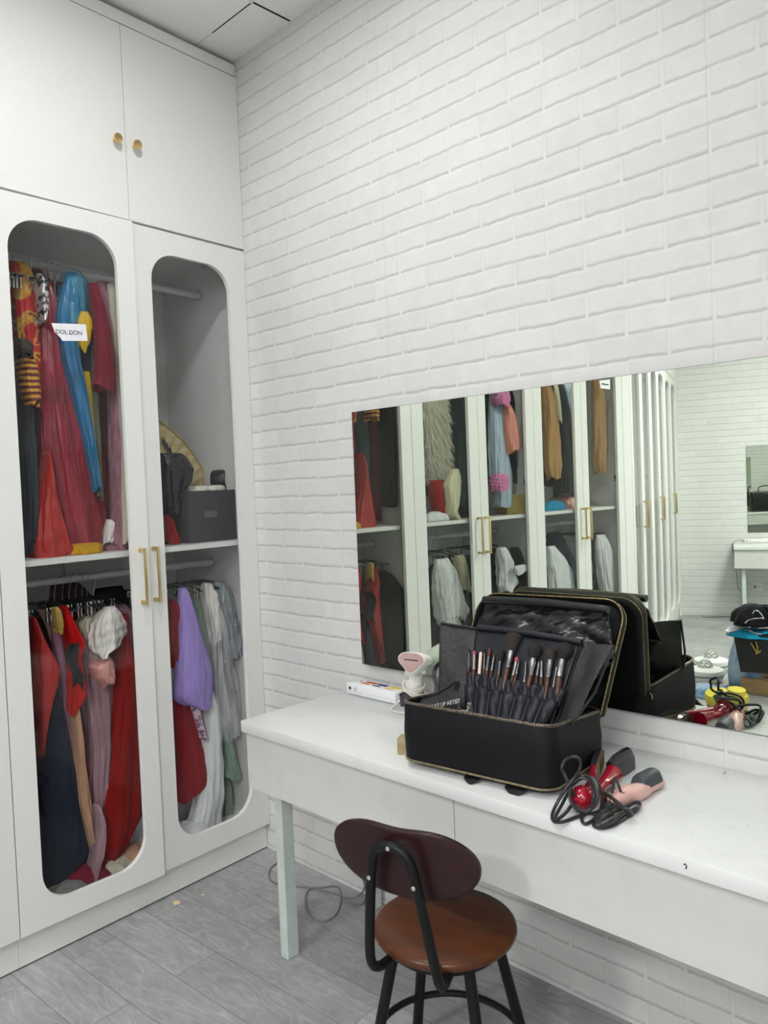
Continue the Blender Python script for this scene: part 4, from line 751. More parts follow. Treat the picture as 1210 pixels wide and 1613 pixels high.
# ------------------------------------------------------------------ make-up case
CF = Vector((1.205, -.475, 0)); ce1 = Vector((.42, .045, 0)).normalized(); ce2 = Vector((-.045, .42, 0)).normalized()
def CP(a, b, z): return CF+ce1*a+ce2*b+Vector((0, 0, z))
CWD, CDP = .4225, .30
M_['case'] = speck('black_nylon_case', (.0055, .006, .008), (.004, .0045, .006), .6, scale=(60, 60, 60), bump=.1, dist=.0006, lo=.3, hi=.7, Specular_IOR_Level=.25)
M_['lining'] = speck('black_lining', (.006, .006, .007), (.004, .004, .0045), .55, scale=(40, 40, 40)); M_['pipe'] = speck('tan_piping', srgb(128, 118, 88), srgb(100, 92, 68), .55, scale=(90, 90, 90))
M_['zip'] = speck('brass_zip', srgb(126, 116, 98), srgb(60, 54, 46), .4, .5, scale=(260, 260, 260), lo=.45, hi=.55, bump=.6); M_['goldzip'] = speck('gold_zip_piping', srgb(150, 134, 84), srgb(110, 96, 60), .35, .6, scale=(200, 200, 200), lo=.45, hi=.55)
M_['vinyl'] = speck('black_vinyl', (.012, .012, .014), (.008, .008, .010), .26, scale=(9, 9, 16), bump=.5, dist=.015, detail=3, lo=.3, hi=.7)
M_['vinyl2'] = speck('black_leatherette', (.016, .018, .025), (.011, .0125, .018), .42, scale=(30, 30, 30), bump=.35, dist=.004, lo=.3, hi=.7, Specular_IOR_Level=.3)
def mesh_mat():
    m, b = base('black_mesh_net', (.02, .02, .022), .5); tc = nn(m, 'ShaderNodeTexCoord'); mp = nn(m, 'ShaderNodeMapping'); mp.inputs['Rotation'].default_value = (0, .8, .0); mp.inputs['Scale'].default_value = (260, 260, 260)
    ln(m, tc.outputs['Object'], mp.inputs[0]); v = nn(m, 'ShaderNodeTexVoronoi', Scale=1.0); ln(m, mp.outputs[0], v.inputs[0]); r = nn(m, 'ShaderNodeValToRGB'); r.color_ramp.elements[0].position = .25; r.color_ramp.elements[1].position = .55
    r.color_ramp.elements[0].color = (.008, .008, .009, 1); r.color_ramp.elements[1].color = (.034, .034, .036, 1); ln(m, v.outputs[0], r.inputs[0]); ln(m, r.outputs[0], b.inputs['Base Color'])
    bp = nn(m, 'ShaderNodeBump', Strength=.8, Distance=.002); ln(m, v.outputs[0], bp.inputs['Height']); ln(m, bp.outputs[0], b.inputs['Normal']); return m
M_['net'] = mesh_mat()
co = empty('makeup_case', 'open black soft-sided make-up case with a brush roll standing on the desk', 'case', CP(.21, .15, .7505), math.atan2(ce1.y, ce1.x))
def cring(z0f, z0b, inset, r=.045, n=8, fr=0):
    pts = []
    for ca, cb, a0 in ((CWD-r, CDP-r, 0), (r, CDP-r, 90), (r, r, 180), (CWD-r, r, 270)):
        for k in range(n+1):
            a = radians(a0+90*k/n); x = ca+(r-inset)*cos(a); y = cb+(r-inset)*sin(a); f = y/CDP; pts.append(CP(x, y, z0f*(1-f)+z0b*f))
    return pts
rf_, rb_ = .914, .880
b = MB(); b.loft([cring(.766, .762, .012), cring(.768, .764, .002), cring(.785, .78, -.001), cring(.84, .82, -.003), cring(rf_-.004, rb_-.004, .001), cring(rf_, rb_, .003), cring(rf_-.001, rb_-.001, .008), cring(.80, .80, .010), cring(.782, .782, .014)], True, True)
mk('body', b, M_['case'], co, ang=50)
z = MB(); z.tube(cring(rf_, rb_, .0035), .0042, 8, True); mk('rim_zip', z, M_['zip'], co)
z = MB(); z.tube(cring(.7705, .766, .0), .0028, 8, True); mk('bottom_piping', z, M_['pipe'], co)
for k, (x, y_) in enumerate(((.075, .05), (.22, .05), (.36, .06), (.09, .25), (.34, .25))):
    f = MB(); f.lathe([(.0, .7505), (.014, .7505), (.016, .756), (.016, .768), (0, .768)], (CP(x, y_, 0)), (0, 0, 1), 16); mk('foot', f, M_['blackp'], co)
# strap loops hanging below the front edge
for a, b2, w_ in ((.19, .232, .0), (.30, .355, .0)):
    s = MB(); pts = [CP(a, .012, .764), CP(a+.003, -.004, .758), CP(a+.02, -.012, .7515), CP(b2-.012, -.013, .7515), CP(b2-.002, -.004, .758), CP(b2, .012, .764)]; s.loft([pts, [p+Vector((0, .02, .001)) for p in pts]]); mk('strap_loop', s, M_['lining'], co)
# lid leaning against the mirror: soft shell with two gold zips
lidq = [Vector((1.590, -.142, .862)), Vector((1.626, -.052, 1.143)), Vector((1.186, -.082, 1.137)), Vector((1.165, -.188, .862))]  # br, tr, tl, bl
def lid(s, t, off=0):
    p = (lidq[3]*(1-s)+lidq[0]*s)*(1-t)+(lidq[2]*(1-s)+lidq[1]*s)*t; nrm = (lidq[0]-lidq[3]).cross(lidq[2]-lidq[3]).normalized()
    if nrm.y > 0: nrm = -nrm
    return p+nrm*off                       # positive towards the room
def lidring(ins, off, n=7, r=.10):
    pts = []; rw = .06/.44; rh = .06/.29
    for cs, ct, a0, k0 in ((1-rw, 1-rh, 0, 1), (rw, 1-rh, 90, 1), (.03, .03, 180, 0), (.97, .03, 270, 0)):
        R_ = (rw-ins, rh-ins*1.5) if k0 else (.03-ins, .03-ins*1.5)
        for k in range(n+1): a = radians(a0+90*k/n); pts.append(lid(cs+R_[0]*cos(a), ct+R_[1]*sin(a), off))
    return pts
b = MB(); b.loft([lidring(.03, -.024), lidring(.008, -.022), lidring(0, -.012), lidring(0, .012), lidring(.008, .016), lidring(.02, .012), lidring(.03, -.004)], True, True); ld = mk('lid', b, M_['case'], co, ang=60)
for off, nm in ((.014, 'rim_zip'), (-.010, 'piping')):
    z = MB(); rr = lidring(.003, off); z.tube(rr, .0022, 6, True); mk(nm, z, M_['goldzip'], ld)
z = MB(); c = lid(.995, -.01, .014); z.tube([c, c+Vector((.004, -.004, -.006)), c+Vector((.006, -.005, -.018)), c+Vector((0, -.004, -.020)), c+Vector((-.002, -.002, -.006))], .0014, 6); mk('zip_puller', z, M_['brassbar'], ld)
# glossy vinyl compartment in front of the lid with its rolled top bar
vt = [at(p, (1.4, -.112, 1.12), Vector((0, -1, .35)).normalized()) for p in ((768, 946), (958, 962), (968, 1016), (748, 1000))]
vt[2] = at((970, 1040), (1.4, -.112, 1.12), Vector((0, -1, .35)).normalized()); vt[3] = at((742, 1010), (1.4, -.112, 1.12), Vector((0, -1, .35)).normalized())
def vin(s, t, o=0): p = (vt[3]*(1-s)+vt[2]*s)*(1-t)+(vt[0]*(1-s)+vt[1]*s)*t; return p+Vector((0, -1, .35)).normalized()*o
def crinkle(s, t): return .006*sin(13*s+3*sin(4*t))*sin(6*t+3*s)+.003*sin(29*s+3*t)*cos(11*t-7*s)+.0008*sin(70*s-33*t)
mb = MB(); mb.grid(lambda s, t: vin(s, t, .010*sin(pi*s)**.5*sin(pi*min(1, t*1.2+.05))**.5+crinkle(s, t)), 60, 30); fp = mk('vinyl_flap', mb, M_['vinyl'], co, ang=180, solid=.003)
mb = MB(); mb.tube([vin(-.01, 1, .012), vin(.5, 1.03, .014), vin(1.02, 1, .012)], [.010, .0115, .010], 12, smooth=6); mk('rolled_edge', mb, M_['vinyl'], fp)
mb = MB(); mb.grid(lambda s, t: vin(.03+s*(.95-.28*t), -.05-1.0*t, .002+.004*sin(9*s)), 30, 10); mk('flap_lower_panel', mb, M_['lining'], fp, ang=180, solid=.002)
top_sheet = MB(); tq = [at(p, (1.4, -.09, 1.14), Vector((0, -.3, 1)).normalized()) for p in ((768, 935), (985, 948), (958, 962), (766, 945))]
# brush roll board
BP1, BP2, BP3 = Vector((1.24, -.215, 1.058)), Vector((1.56, -.180, 1.050)), Vector((1.315, -.325, .86))
BN = (BP2-BP1).cross(BP3-BP1).normalized(); BN = BN if BN.y < 0 else -BN
def bd(x, y, off=0): return at((x, y), BP1, BN)+BN*off
def bq(u, v): return 670+u/3.559, 920+v/3.559       # close-up frame of the roll
def bdq(u, v, off=0): x, y = bq(u, v); return bd(x, y, off)
roll = MB(); quad = [bdq(285, 245), bdq(870, 330), bdq(690, 850), bdq(235, 760)]
def rp(s, t, o=0): return (quad[3]*(1-s)+quad[2]*s)*(1-t)+(quad[0]*(1-s)+quad[1]*s)*t+BN*o
mb = MB(); mb.grid(lambda s, t: rp(s, t, .002*sin(13*s+4*t)*sin(8*t)), 40, 24); br = mk('brush_roll', mb, M_['vinyl2'], co, ang=180, solid=.004)
mb = MB(); mb.tube([rp(.03, 1, .006), rp(.5, 1.015, .008), rp(1.02, 1, .006)], .0085, 12, smooth=5); mk('top_bar', mb, M_['vinyl2'], br)
def band(name, tl, tr, br_, bl, off, n, bul, mat, nv=10):
    A, B, D, Cc = [bdq(*p) for p in (tl, tr, br_, bl)]
    def f(s, t):
        p = (Cc*(1-s)+D*s)*(1-t)+(A*(1-s)+B*s)*t; q = abs(sin(pi*n*s))**.6
        return p+BN*(off+bul*q*(.25+.75*sin(pi*(.15+.75*t)))+.0015*sin(31*s+9*t)*q)-Vector((0, 0, .004*(1-q)*t))
    m_ = MB(); m_.grid(f, n*10, nv); return mk(name, m_, mat, br, ang=180, solid=.0015)
band('pocket_row', (240, 498), (800, 600), (765, 700), (243, 600), .010, 12, .009, M_['vinyl2'])
band('pocket_row', (240, 575), (765, 668), (690, 828), (240, 745), .018, 7, .014, M_['vinyl2'])
# brushes standing in the pockets
def brush(name, label, tip, ft, fb_, hb_, wt, wf, wh, bris, ferr, hand, shape='round', off=.010, grp='make-up brushes in the roll'):
    """tip, ferrule top, ferrule bottom, handle bottom in the close-up frame; widths in close-up units"""
    k = 1/3.559/640
    T_, A_, B_, H_ = [bdq(*p, off) for p in (tip, ft, fb_, hb_)]
    H2 = H_+(H_-B_).normalized()*.05
    o = empty('makeup_brush' if name is None else name, label, 'brush', H2, 0, grp)
    dr = (T_-B_).normalized(); L_ = (T_-A_).length
    def lt(p, q, prof, sx=1): m_ = MB(); d = (q-p); m_.lathe([(r, h*d.length) for r, h in prof], p, d, 16); return m_
    h = lt(H2, B_, [(wh*k*.35, 0), (wh*k*.42, .3), (wh*k*.5, .85), (wh*k*.46, 1)]); mk('handle', h, hand, o)
    mk('ferrule', lt(B_, A_, [(0, 0), (wh*k*.5, .0), (wh*k*.53, .1), (wh*k*.48, .14), (wf*k*.5, .75), (wf*k*.5, 1), (0, 1)]), ferr, o)
    if L_ > .001:
        pr = {'round': [(wf*k*.48, -.05), (wt*k*.46, .35), (wt*k*.5, .6), (wt*k*.40, .85), (wt*k*.18, .98), (0, 1)],
              'fan': [(wf*k*.48, -.05), (wt*k*.36, .45), (wt*k*.5, .85), (wt*k*.42, .97), (wt*k*.2, 1.0), (0, 1)], 'flat': [(wf*k*.48, -.05), (wt*k*.5, .4), (wt*k*.45, .85), (wt*k*.2, 1), (0, 1)]}[shape]
        mk('bristles', lt(A_, T_, pr), bris, o)
    return o
hb1 = speck('dark_bristles', (.020, .018, .018), (.010, .009, .009), .9, scale=(500, 500, 60), bump=.8, dist=.002); hb2 = speck('brown_black_bristles', (.045, .035, .028), (.018, .014, .012), .9, scale=(500, 500, 60), bump=.8, dist=.002)
hp = speck('pink_bristles', srgb(206, 90, 110), srgb(150, 60, 80), .8, scale=(300, 300, 60)); hr = speck('reddish_bristles', srgb(110, 66, 66), srgb(70, 40, 42), .8, scale=(300, 300, 60))
fs = base('silver_ferrule', (.62, .62, .63), .2, 1)[0]; fd = base('dark_chrome_ferrule', (.34, .34, .35), .22, 1)[0]; hw = speck('brown_wood_handle', srgb(84, 54, 36), srgb(58, 36, 24), .35, scale=(60, 60, 12)); hpk = base('pale_pink_handle', srgb(232, 206, 190), .3)[0]
B_ = [(None, 'thin brush with a dark tip at the left end of the roll', (255, 372), (255, 392), (255, 474), (255, 492), 12, 10, 14, hb1, fd, hw, 'flat'),
      (None, 'short silver brush with a pink tip, second from the left in the roll', (285, 382), (285, 404), (283, 488), (282, 500), 24, 20, 22, hp, fs, hw, 'round'),
      ('pale_pink_applicator', 'pale pink stick applicator with a gold band between the silver and the dark brushes', (322, 388), (321, 394), (316, 470), (313, 506), 14, 20, 20, hpk, hpk, hpk, 'flat'),
      (None, 'narrow dark-tipped brush with a long brown handle right of the pink stick', (342, 368), (342, 396), (339, 486), (336, 586), 16, 12, 16, hb1, fd, hw, 'flat'),
      (None, 'brush with a reddish oval tip and long brown handle', (371, 366), (366, 412), (355, 492), (346, 588), 22, 18, 20, hr, fd, hw, 'round'),
      (None, 'slim brush with a small red tip leaning right', (396, 398), (394, 418), (382, 492), (377, 518), 12, 11, 13, hr, fs, hw, 'flat'),
      (None, 'dark fluffy brush left of the biggest fan-shaped brush', (437, 374), (430, 438), (421, 514), (419, 524), 42, 18, 16, hb1, fd, hw, 'round'),
      (None, 'biggest fan-shaped brown black brush in the middle left of the roll', (510, 290), (492, 384), (472, 474), (460, 530), 104, 50, 32, hb2, fd, hw, 'fan'),
      (None, 'brush with a bright pink tip and brown handle leaning right', (524, 416), (518, 444), (502, 518), (482, 612), 22, 18, 18, hp, fs, hw, 'round'),
      (None, 'slim brown handled brush crossing behind the pink tipped one', (536, 428), (533, 446), (520, 512), (498, 606), 9, 10, 16, hr, fd, hw, 'flat'),
      (None, 'needle-thin silver brush with a red tip in the middle of the roll', (575, 430), (573, 446), (568, 530), (564, 560), 6, 9, 9, hr, fs, fs, 'flat'),
      ('tweezers', 'pointed silver tweezers standing in the middle pocket', (572, 500), (570, 506), (562, 580), (556, 630), 4, 10, 22, fs, fs, fs, 'flat'),
      (None, 'large round black powder brush just right of the middle of the roll', (630, 342), (615, 425), (602, 520), (592, 558), 84, 48, 30, hb1, fd, hw, 'round'),
      (None, 'thin brown handled brush left of the silver ferruled pair', (650, 436), (646, 446), (636, 520), (624, 642), 7, 10, 14, hb1, fs, hw, 'flat'),
      (None, 'slim brush with long silver ferrule and brown handle right of centre', (663, 430), (662, 440), (660, 530), (655, 644), 12, 13, 17, hb1, fs, hw, 'flat'),
      (None, 'brown black dome brush with wide silver ferrule, third from the right', (718, 368), (710, 434), (697, 530), (690, 576), 62, 40, 28, hb2, fd, hw, 'round'),
      (None, 'thin silver rod between the two brushes at the right end of the roll', (746, 470), (744, 480), (736, 524), (730, 560), 6, 8, 8, fs, fs, fs, 'flat'),
      (None, 'large black powder brush at the right end of the roll', (805, 338), (778, 428), (762, 526), (754, 588), 98, 38, 38, hb1, fs, hw, 'round')]
for t_ in B_: brush(*t_)
# net panels on both sides of the roll
def sheet(name, pts, mat, parent, off=0, solid=.0015, n=14, wave=.004):
    A, B, D, Cc = [Vector(p) for p in pts]; nr = (B-A).cross(Cc-A).normalized()
    m_ = MB(); m_.grid(lambda s, t: (Cc*(1-s)+D*s)*(1-t)+(A*(1-s)+B*s)*t+nr*(wave*sin(7*s+3*t)*sin(5*t+1)), n, n); return mk(name, m_, mat, parent, ang=180, solid=solid)
def PY(x, yy, y): return aty(x, yy, y)
ln_ = sheet('side_net_panel', [PY(694, 981, -.245), bd(757, 992, -.004), bd(742, 1128, -.004), PY(690, 1100, -.30)], M_['net'], co)
mb = MB(); pts = [PY(694, 981, -.247), bd(757, 991, .0)]; mb.tube(pts, .003, 6); mb2 = mk('net_binding', mb, M_['lining'], ln_)
sheet('net_strap', [PY(695, 1014, -.252), bd(744, 1027, .0), bd(742, 1048, .0), PY(695, 1038, -.256)], M_['vinyl2'], ln_, wave=.001)
rn_ = sheet('side_net_panel', [bd(917, 1013, -.002), PY(967, 1016, -.205), PY(900, 1142, -.33), bd(874, 1150, -.002)], M_['net'], co)
for a, b2 in (((917, 1013), (874, 1150)),): mb = MB(); mb.tube([bd(*a, .002), bd(*b2, .002)], .0028, 6); mk('net_binding', mb, M_['lining'], rn_)
mb = MB(); mb.tube([PY(967, 1016, -.206), PY(938, 1090, -.27), PY(900, 1142, -.331)], .003, 6); mk('net_binding', mb, M_['lining'], rn_)
# lettered net flap lying over the left front of the tray
fy = -.405
def FY(x, y, d=0): return PY(x, y, fy+d)
top = [(630, 1095), (636, 1091), (648, 1100), (668, 1101), (690, 1093), (708, 1082), (719, 1074)]; bot = [(631, 1112), (640, 1114), (655, 1116), (675, 1119), (695, 1122), (712, 1126), (728, 1131)]
m_ = MB(); vs = []
def fl_(s, t):
    x = s*6; i = min(5, int(x)); f = x-i; a = [top[i][k]*(1-f)+top[i+1][k]*f for k in (0, 1)]; b = [bot[i][k]*(1-f)+bot[i+1][k]*f for k in (0, 1)]
    return FY(a[0]*t+b[0]*(1-t), a[1]*t+b[1]*(1-t), .05*t*t*(1-s)*0+.03*(t)-.002)
m_.grid(fl_, 30, 10); nf = mk('lettered_net_flap', m_, M_['net'], co, ang=180, solid=.002)
mb = MB(); mb.tube([fl_(k/16, 1) for k in range(17)], .0032, 6); mk('net_binding', mb, M_['lining'], nf)
m_ = MB(); m_.grid(lambda s, t: Vector(fl_(.22+.77*s, .02+.42*t))-Vector((0, .0025, 0)), 24, 4); mk('lettering_band', m_, M_['lining'], nf, ang=180, solid=.001)
M_['silk'] = base('silver_grey_print', (.62, .62, .60), .6)[0]
a, b2 = FY(676, 1118.5, -.008), FY(728, 1107.5, -.008); text_mesh('MAKE UP ARTIST', .0142, M_['silk'], nf, (a+b2)/2+Vector((-.002, -.001, .006)), b2-a, Vector((0, .25, 1)), .0002)
a, b2 = bd(745, 1130, .034), bd(751, 1108, .034); text_mesh('MAKE', .0135, M_['silk'], br, (a+b2)/2-(b2-a)*.18, b2-a, Vector((-1, 0, .25)), .0002)
for k, (x, y) in enumerate(((721, 1073),)):
    m_ = MB(); m_.prism([FY(x-6, y+14, -.004), FY(x-3, y+2, -.004), FY(x+1, y, -.004), FY(x+3, y+6, -.004), FY(x-1, y+16, -.004)], (0, .003, 0)); mk('velcro_tab', m_, M_['vinyl2'], nf, smooth=False)
# dark tools heaped in the tray
for k, (x, y_, r) in enumerate(((.10, .10, .05), (.22, .08, .05), (.33, .10, .05), (.12, .2, .06), (.30, .22, .06))):
    heap('cosmetic_pouch', ['black pouch in the left front of the make-up case', 'black pouch in the middle front of the make-up case', 'black pouch in the right front of the make-up case', 'black pouch at the back left of the make-up case', 'black pouch at the back right of the make-up case'][k], 'pouch', CP(x, y_, .783), (r, .045, .085), M_['lining'], 80+k, 'black pouches inside the case')
mb = MB(); mb.tube([PY(706, 1128, -.40), PY(715, 1121, -.40), PY(727, 1119, -.39), PY(742, 1124, -.38)], .0022, 6, smooth=6); tag(mk('earphone_cable', mb, base('grey_cable', (.5, .48, .42), .4)[0], None, loc=PY(720, 1121, -.40)), 'thin pale cable loop lying in the make-up case below the lettered net', 'cable')
# black carrying strap at the left of the case
mb = MB(); pts = [(693, 1040, -.20), (684, 1050, -.20), (680, 1064, -.21), (684, 1078, -.22), (683, 1094, -.23), (678, 1104, -.24)]
P_ = [PY(*p) for p in pts]; P2_ = [p+Vector((.010, .006, .0)) for p in P_]
m_ = MB(); rr = crom(P_, 4); r2 = crom(P2_, 4); m_.loft([[a, b, b+Vector((0, .002, 0)), a+Vector((0, .002, 0))] for a, b in zip(rr, r2)]); mk('shoulder_strap', m_, M_['vinyl2'], co)
# ------------------------------------------------------------------ things on the desk
bl = Vector((1.166, -.385, .7505)); mb = MB(); mb.box(-.035, .045, -.022, .022, 0, .042, .002, M=Matrix.Translation(bl)@Matrix.Rotation(.5, 4, 'Z')); tag(mk('wooden_block', mb, speck('pale_plywood', srgb(176, 158, 122), srgb(150, 132, 98), .6, scale=(10, 10, 60)), None, smooth=False, loc=bl), 'small pale wooden block half hidden left of the make-up case', 'block')
def control_box(P, u0, label, rz, flip=1):
    c = P(u0+.12, .05, .7505); o = empty('socket_box', label, 'device', c, rz)
    m_ = MB(); t = MB().box(u0, u0+.235, .022, .085, .7505, .789, .006); m_.add([P(*v) for v in t.v], t.f); mk('body', m_, base('white_abs_plastic_'+str(flip), (.78, .79, .82), .3)[0], o)
    mk('seam', mbox(P, u0+.004, u0+.231, .0846, .0854, .764, .7648), base('seam_grey', (.45, .45, .48), .5)[0], o, smooth=False)
    cols = {'o': srgb(206, 92, 48), 'n': srgb(40, 48, 100), 'y': srgb(232, 204, 40)}
    for a, b, v0, v1, cc in ((.055, .105, .030, .046, 'o'), (.050, .090, .052, .063, 'o'), (.112, .157, .030, .048, 'n'), (.105, .143, .054, .064, 'n'), (.172, .215, .030, .048, 'y'), (.166, .205, .054, .065, 'y')):
        mk('sticker', mbox(P, u0+a, u0+b, v0, v1, .789, .7894), speck('sticker_'+cc, cols[cc], [x*.75 for x in cols[cc]], .5, scale=(200, 200, 200), lo=.4, hi=.6), o, smooth=False)
    m_ = MB(); t = MB().lathe([(0, 0), (.0055, 0), (.0055, .001), (0, .001)], (u0+.022, .0848, .773), (0, 1, 0), 16); m_.add([P(*v) for v in t.v], t.f); mk('round_port', m_, M_['blackp'], o)
    m_ = MB(); t = MB().lathe([(0, 0), (.0075, 0), (.0075, .0008), (0, .0008)], (u0+.048, .0848, .773), (0, 1, 0), 20); m_.add([P(*v) for v in t.v], t.f); mk('round_mark', m_, base('pale_pink_mark', srgb(206, 186, 196), .5)[0], o)
    m_ = MB(); t = MB().lathe([(0, 0), (.004, 0), (.004, .0006), (0, .0006)], (u0+.035, .045, .789), (0, 0, 1), 12); m_.add([P(*v) for v in t.v], t.f); mk('red_logo', m_, base('dark_red_mark', srgb(150, 20, 50), .5)[0], o)
    return o
control_box(PF, .585, 'white plastic box with orange, blue and yellow stickers by the wall on the long desk', 0, 1)
control_box(PR, .60, 'white plastic box with stickers on the far desk seen in the mirror', BW, 2)
# garment steamer
so = empty('garment_steamer', 'white handheld garment steamer with a pink face plate and its cord wound round the handle', 'steamer', (.897, -.085, .7505), 0)
wp = base('white_glossy_plastic', (.80, .79, .76), .25)[0]
hc = aty(655, 1042, -.10); hd = (aty(645, 1041, -.165)-aty(668, 1043, -.07)).normalized(); hx = Vector((0, 0, 1)).cross(hd).normalized(); hu = hd.cross(hx)
def tri(s, k=30):       # rounded triangle: wide flat top, narrow chin
    out = []
    for j in range(k):
        a = 2*pi*j/k; c_, s_ = cos(a), sin(a); r = 1+.10*sin(3*a+pi*0)*1.0
        wx = .046*(1-.30*max(0, -s_)**1.2); out.append((c_*wx*r*s, (s_*.033-.002)*r*s))
    return out
m_ = MB(); m_.loft([[hc+hd*d+hx*x+hu*(y+dy) for x, y in tri(s)] for d, s, dy in ((.034, .93, 0), (.030, 1, 0), (.0, 1.02, 0), (-.03, .92, .002), (-.055, .66, .002), (-.068, .35, .0), (-.072, .08, -.002))]); mk('head', m_, wp, so, ang=60)
fpm = speck('rose_metal_plate', srgb(182, 152, 150), srgb(172, 143, 141), .4, .1, scale=(20, 20, 20)); m_ = MB(); m_.loft([[hc+hd*d+hx*x+hu*y for x, y in tri(s)] for d, s in ((.0335, .90), (.0365, .88), (.0368, .02))]); pl = mk('face_plate', m_, fpm, so, ang=60)
m_ = MB()
for k in range(8): c_ = hc+hd*.0372+hx*(.022-.0058*k)+hu*(.003); m_.box(-.0017, .0017, -.0006, .0006, -.0024, .0024, M=Matrix.Translation(c_)@Matrix.Rotation(math.atan2(hx.y, hx.x), 4, 'Z'))
tag(mk('steam_slots', m_, M_['blackp'], pl, smooth=False))
nk = [(0, 0, .0), (.0, 0, .06), (0, 0, .10), (.0, -.0, .128)]
m_ = MB(); m_.loft([[Vector((.897+r*cos(a), -.078+.85*r*sin(a), .7505+z)) for a in [2*pi*j/24 for j in range(24)]] for r, z in ((.030, 0), (.031, .01), (.029, .04), (.028, .08), (.030, .11), (.026, .128))]); mk('handle', m_, wp, so, ang=60)
m_ = MB(); m_.lathe([(.0, 0), (.008, 0), (.008, .002), (.006, .003), (0, .003)], (.893, -.1035, .7505+.103), (-.1, -1, 0), 20); mk('button', m_, base('warm_grey_button', (.55, .52, .48), .4)[0], so)
m_ = MB()
for k, (z, tl, r) in enumerate(((.030, .012, .034), (.042, -.012, .035), (.052, .010, .036), (.064, -.006, .036), (.074, .014, .035), (.036, .018, .036))):
    m_.tube([Vector((.897+r*cos(a), -.078+r*.95*sin(a), .7505+z+tl*cos(a+k))) for a in [2*pi*j/28 for j in range(28)]], .0038, 6, True)
m_.tube([Vector((.865, -.09, .79)), Vector((.85, -.11, .765)), Vector((.84, -.12, .7545)), Vector((.87, -.15, .754)), Vector((.93, -.14, .754))], .0028, 6, smooth=5)
mk('cord', m_, base('warm_white_cord', (.66, .63, .57), .4)[0], so)
# red hair crimper
ZT = .7505
def D(u, v, h=.0): return atz(850+u/5.5, 1140+v/5.5, ZT+h)      # close-up frame of the hair tools
ro = empty('hair_crimper', 'red hair crimper with black outer plate and brown ribbed plates lying open', 'hair tool', D(430, 620), 0)
redp = base('glossy_red_plastic', srgb(150, 10, 36), .18, Coat_Weight=.6)[0]
m_ = MB(); c_ = D(370, 640, .026); m_.lathe([(0, -.026), (.014, -.022), (.0225, -.012), (.025, 0), (.0225, .012), (.014, .022), (0, .026)], c_, (.2, .5, .8), 24); mk('pivot_knob', m_, redp, ro)
def tongarm(pts, rs): m_ = MB(); m_.tube(pts, rs, 12, smooth=6); return m_
A0, A1, A2, A3 = D(410, 640, .022), D(500, 590, .022), D(560, 520, .024), D(640, 440, .026)
mk('arm', tongarm([A0, A1, A2, A3], [.018, .012, .013, .022]), redp, ro)
P0 = D(650, 470, .002); P1 = D(770, 400, .002); hd_ = (P1-P0).normalized(); sd_ = Vector((-hd_.y, hd_.x, 0)); 
gb = base('glossy_black_shell', (.014, .014, .016), .12)[0]
m_ = MB(); n_ = 10; prof = [(-.011, 0), (-.011, .034), (-.005, .052), (.004, .055), (.011, .046), (.012, 0)]
m_.loft([[P0+hd_*(d)+sd_*x+Vector((0, 0, z*k+.001)) for x, z in prof] for d, k in ((-.018, .78), (0, .95), (.05, 1), (.072, .96), (.080, .80))]); hh = mk('outer_plate', m_, gb, ro, ang=40)
mk('arm', tongarm([D(400, 600, .03), D(455, 500, .03), D(462, 420, .032), D(466, 370, .036)], [.012, .009, .009, .006]), redp, ro)
Q0 = D(505, 470, .002); Q1 = D(548, 345, .002); qd = (Q1-Q0).normalized(); qs = Vector((-qd.y, qd.x, 0))
m_ = MB(); m_.loft([[Q0+qd*d+qs*x+Vector((0, 0, z*k+.001)) for x, z in ((0, 0), (0, .044), (.012, .046), (.016, .02), (.014, 0))] for d, k in ((-.02, .9), (.03, 1), (.085, .95), (.09, .8))]); mk('outer_plate', m_, gb, ro, ang=40)
m_ = MB(); rb = []
for k in range(26): d = -.018+k*.0041; rb.append([Q0+qd*d-qs*(.002+.004*(k % 2))+Vector((0, 0, z)) for z in (.004, .040)]+[Q0+qd*d+qs*.002+Vector((0, 0, z)) for z in (.040, .004)])
m_.loft(rb); mk('ribbed_plate', m_, base('bronze_crimp_plate', srgb(150, 134, 108), .35, .5)[0], ro, smooth=False)
# pink hair brush iron
pk = empty('curling_brush', 'pale pink electric hair styler with a dark grey pad lying on the desk', 'hair tool', D(800, 640), 0)
pm = base('pale_pink_plastic', srgb(222, 178, 170), .35)[0]; gp = speck('dark_grey_pad', srgb(72, 76, 82), srgb(60, 64, 70), .5, scale=(120, 120, 120))
R0, R1, R2 = D(620, 680, .018), D(745, 620, .019), D(850, 590, .018)
m_ = MB(); m_.tube([R0, (R0+R1)/2, R1, R2, D(930, 575, .012)], [.014, .0185, .0205, .019, .012], 18, smooth=6); mk('handle', m_, pm, pk)
bx0 = D(862, 622, .0); bx1 = D(1040, 528, .0); bd_ = (bx1-bx0).normalized(); bs = Vector((-bd_.y, bd_.x, 0))
m_ = MB(); m_.loft([[bx0+bd_*d+bs*(x*k)+Vector((0, 0, z+.001)) for x, z in ((-.018, .003), (-.022, .010), (-.021, .0165), (.021, .0165), (.022, .010), (.018, .003), (.013, 0), (-.013, 0))] for d, k in ((-.016, .75), (.0, .95), (.03, 1), (.070, 1), (.077, .9))]); mk('pad_base', m_, pm, pk, ang=40)
m_ = MB(); m_.loft([[bx0+bd_*(d)+bs*(.0185*abs(cos(a))**.8*(1 if cos(a) > 0 else -1))+Vector((0, 0, .0175+.029*k*sin(a)**.7)) for a in [pi*j/14 for j in range(15)]] for d, k in ((-.004, .45), (.0, .9), (.008, 1), (.058, 1), (.066, .93), (.070, .5))]); mk('pad', m_, gp, pk, ang=50)
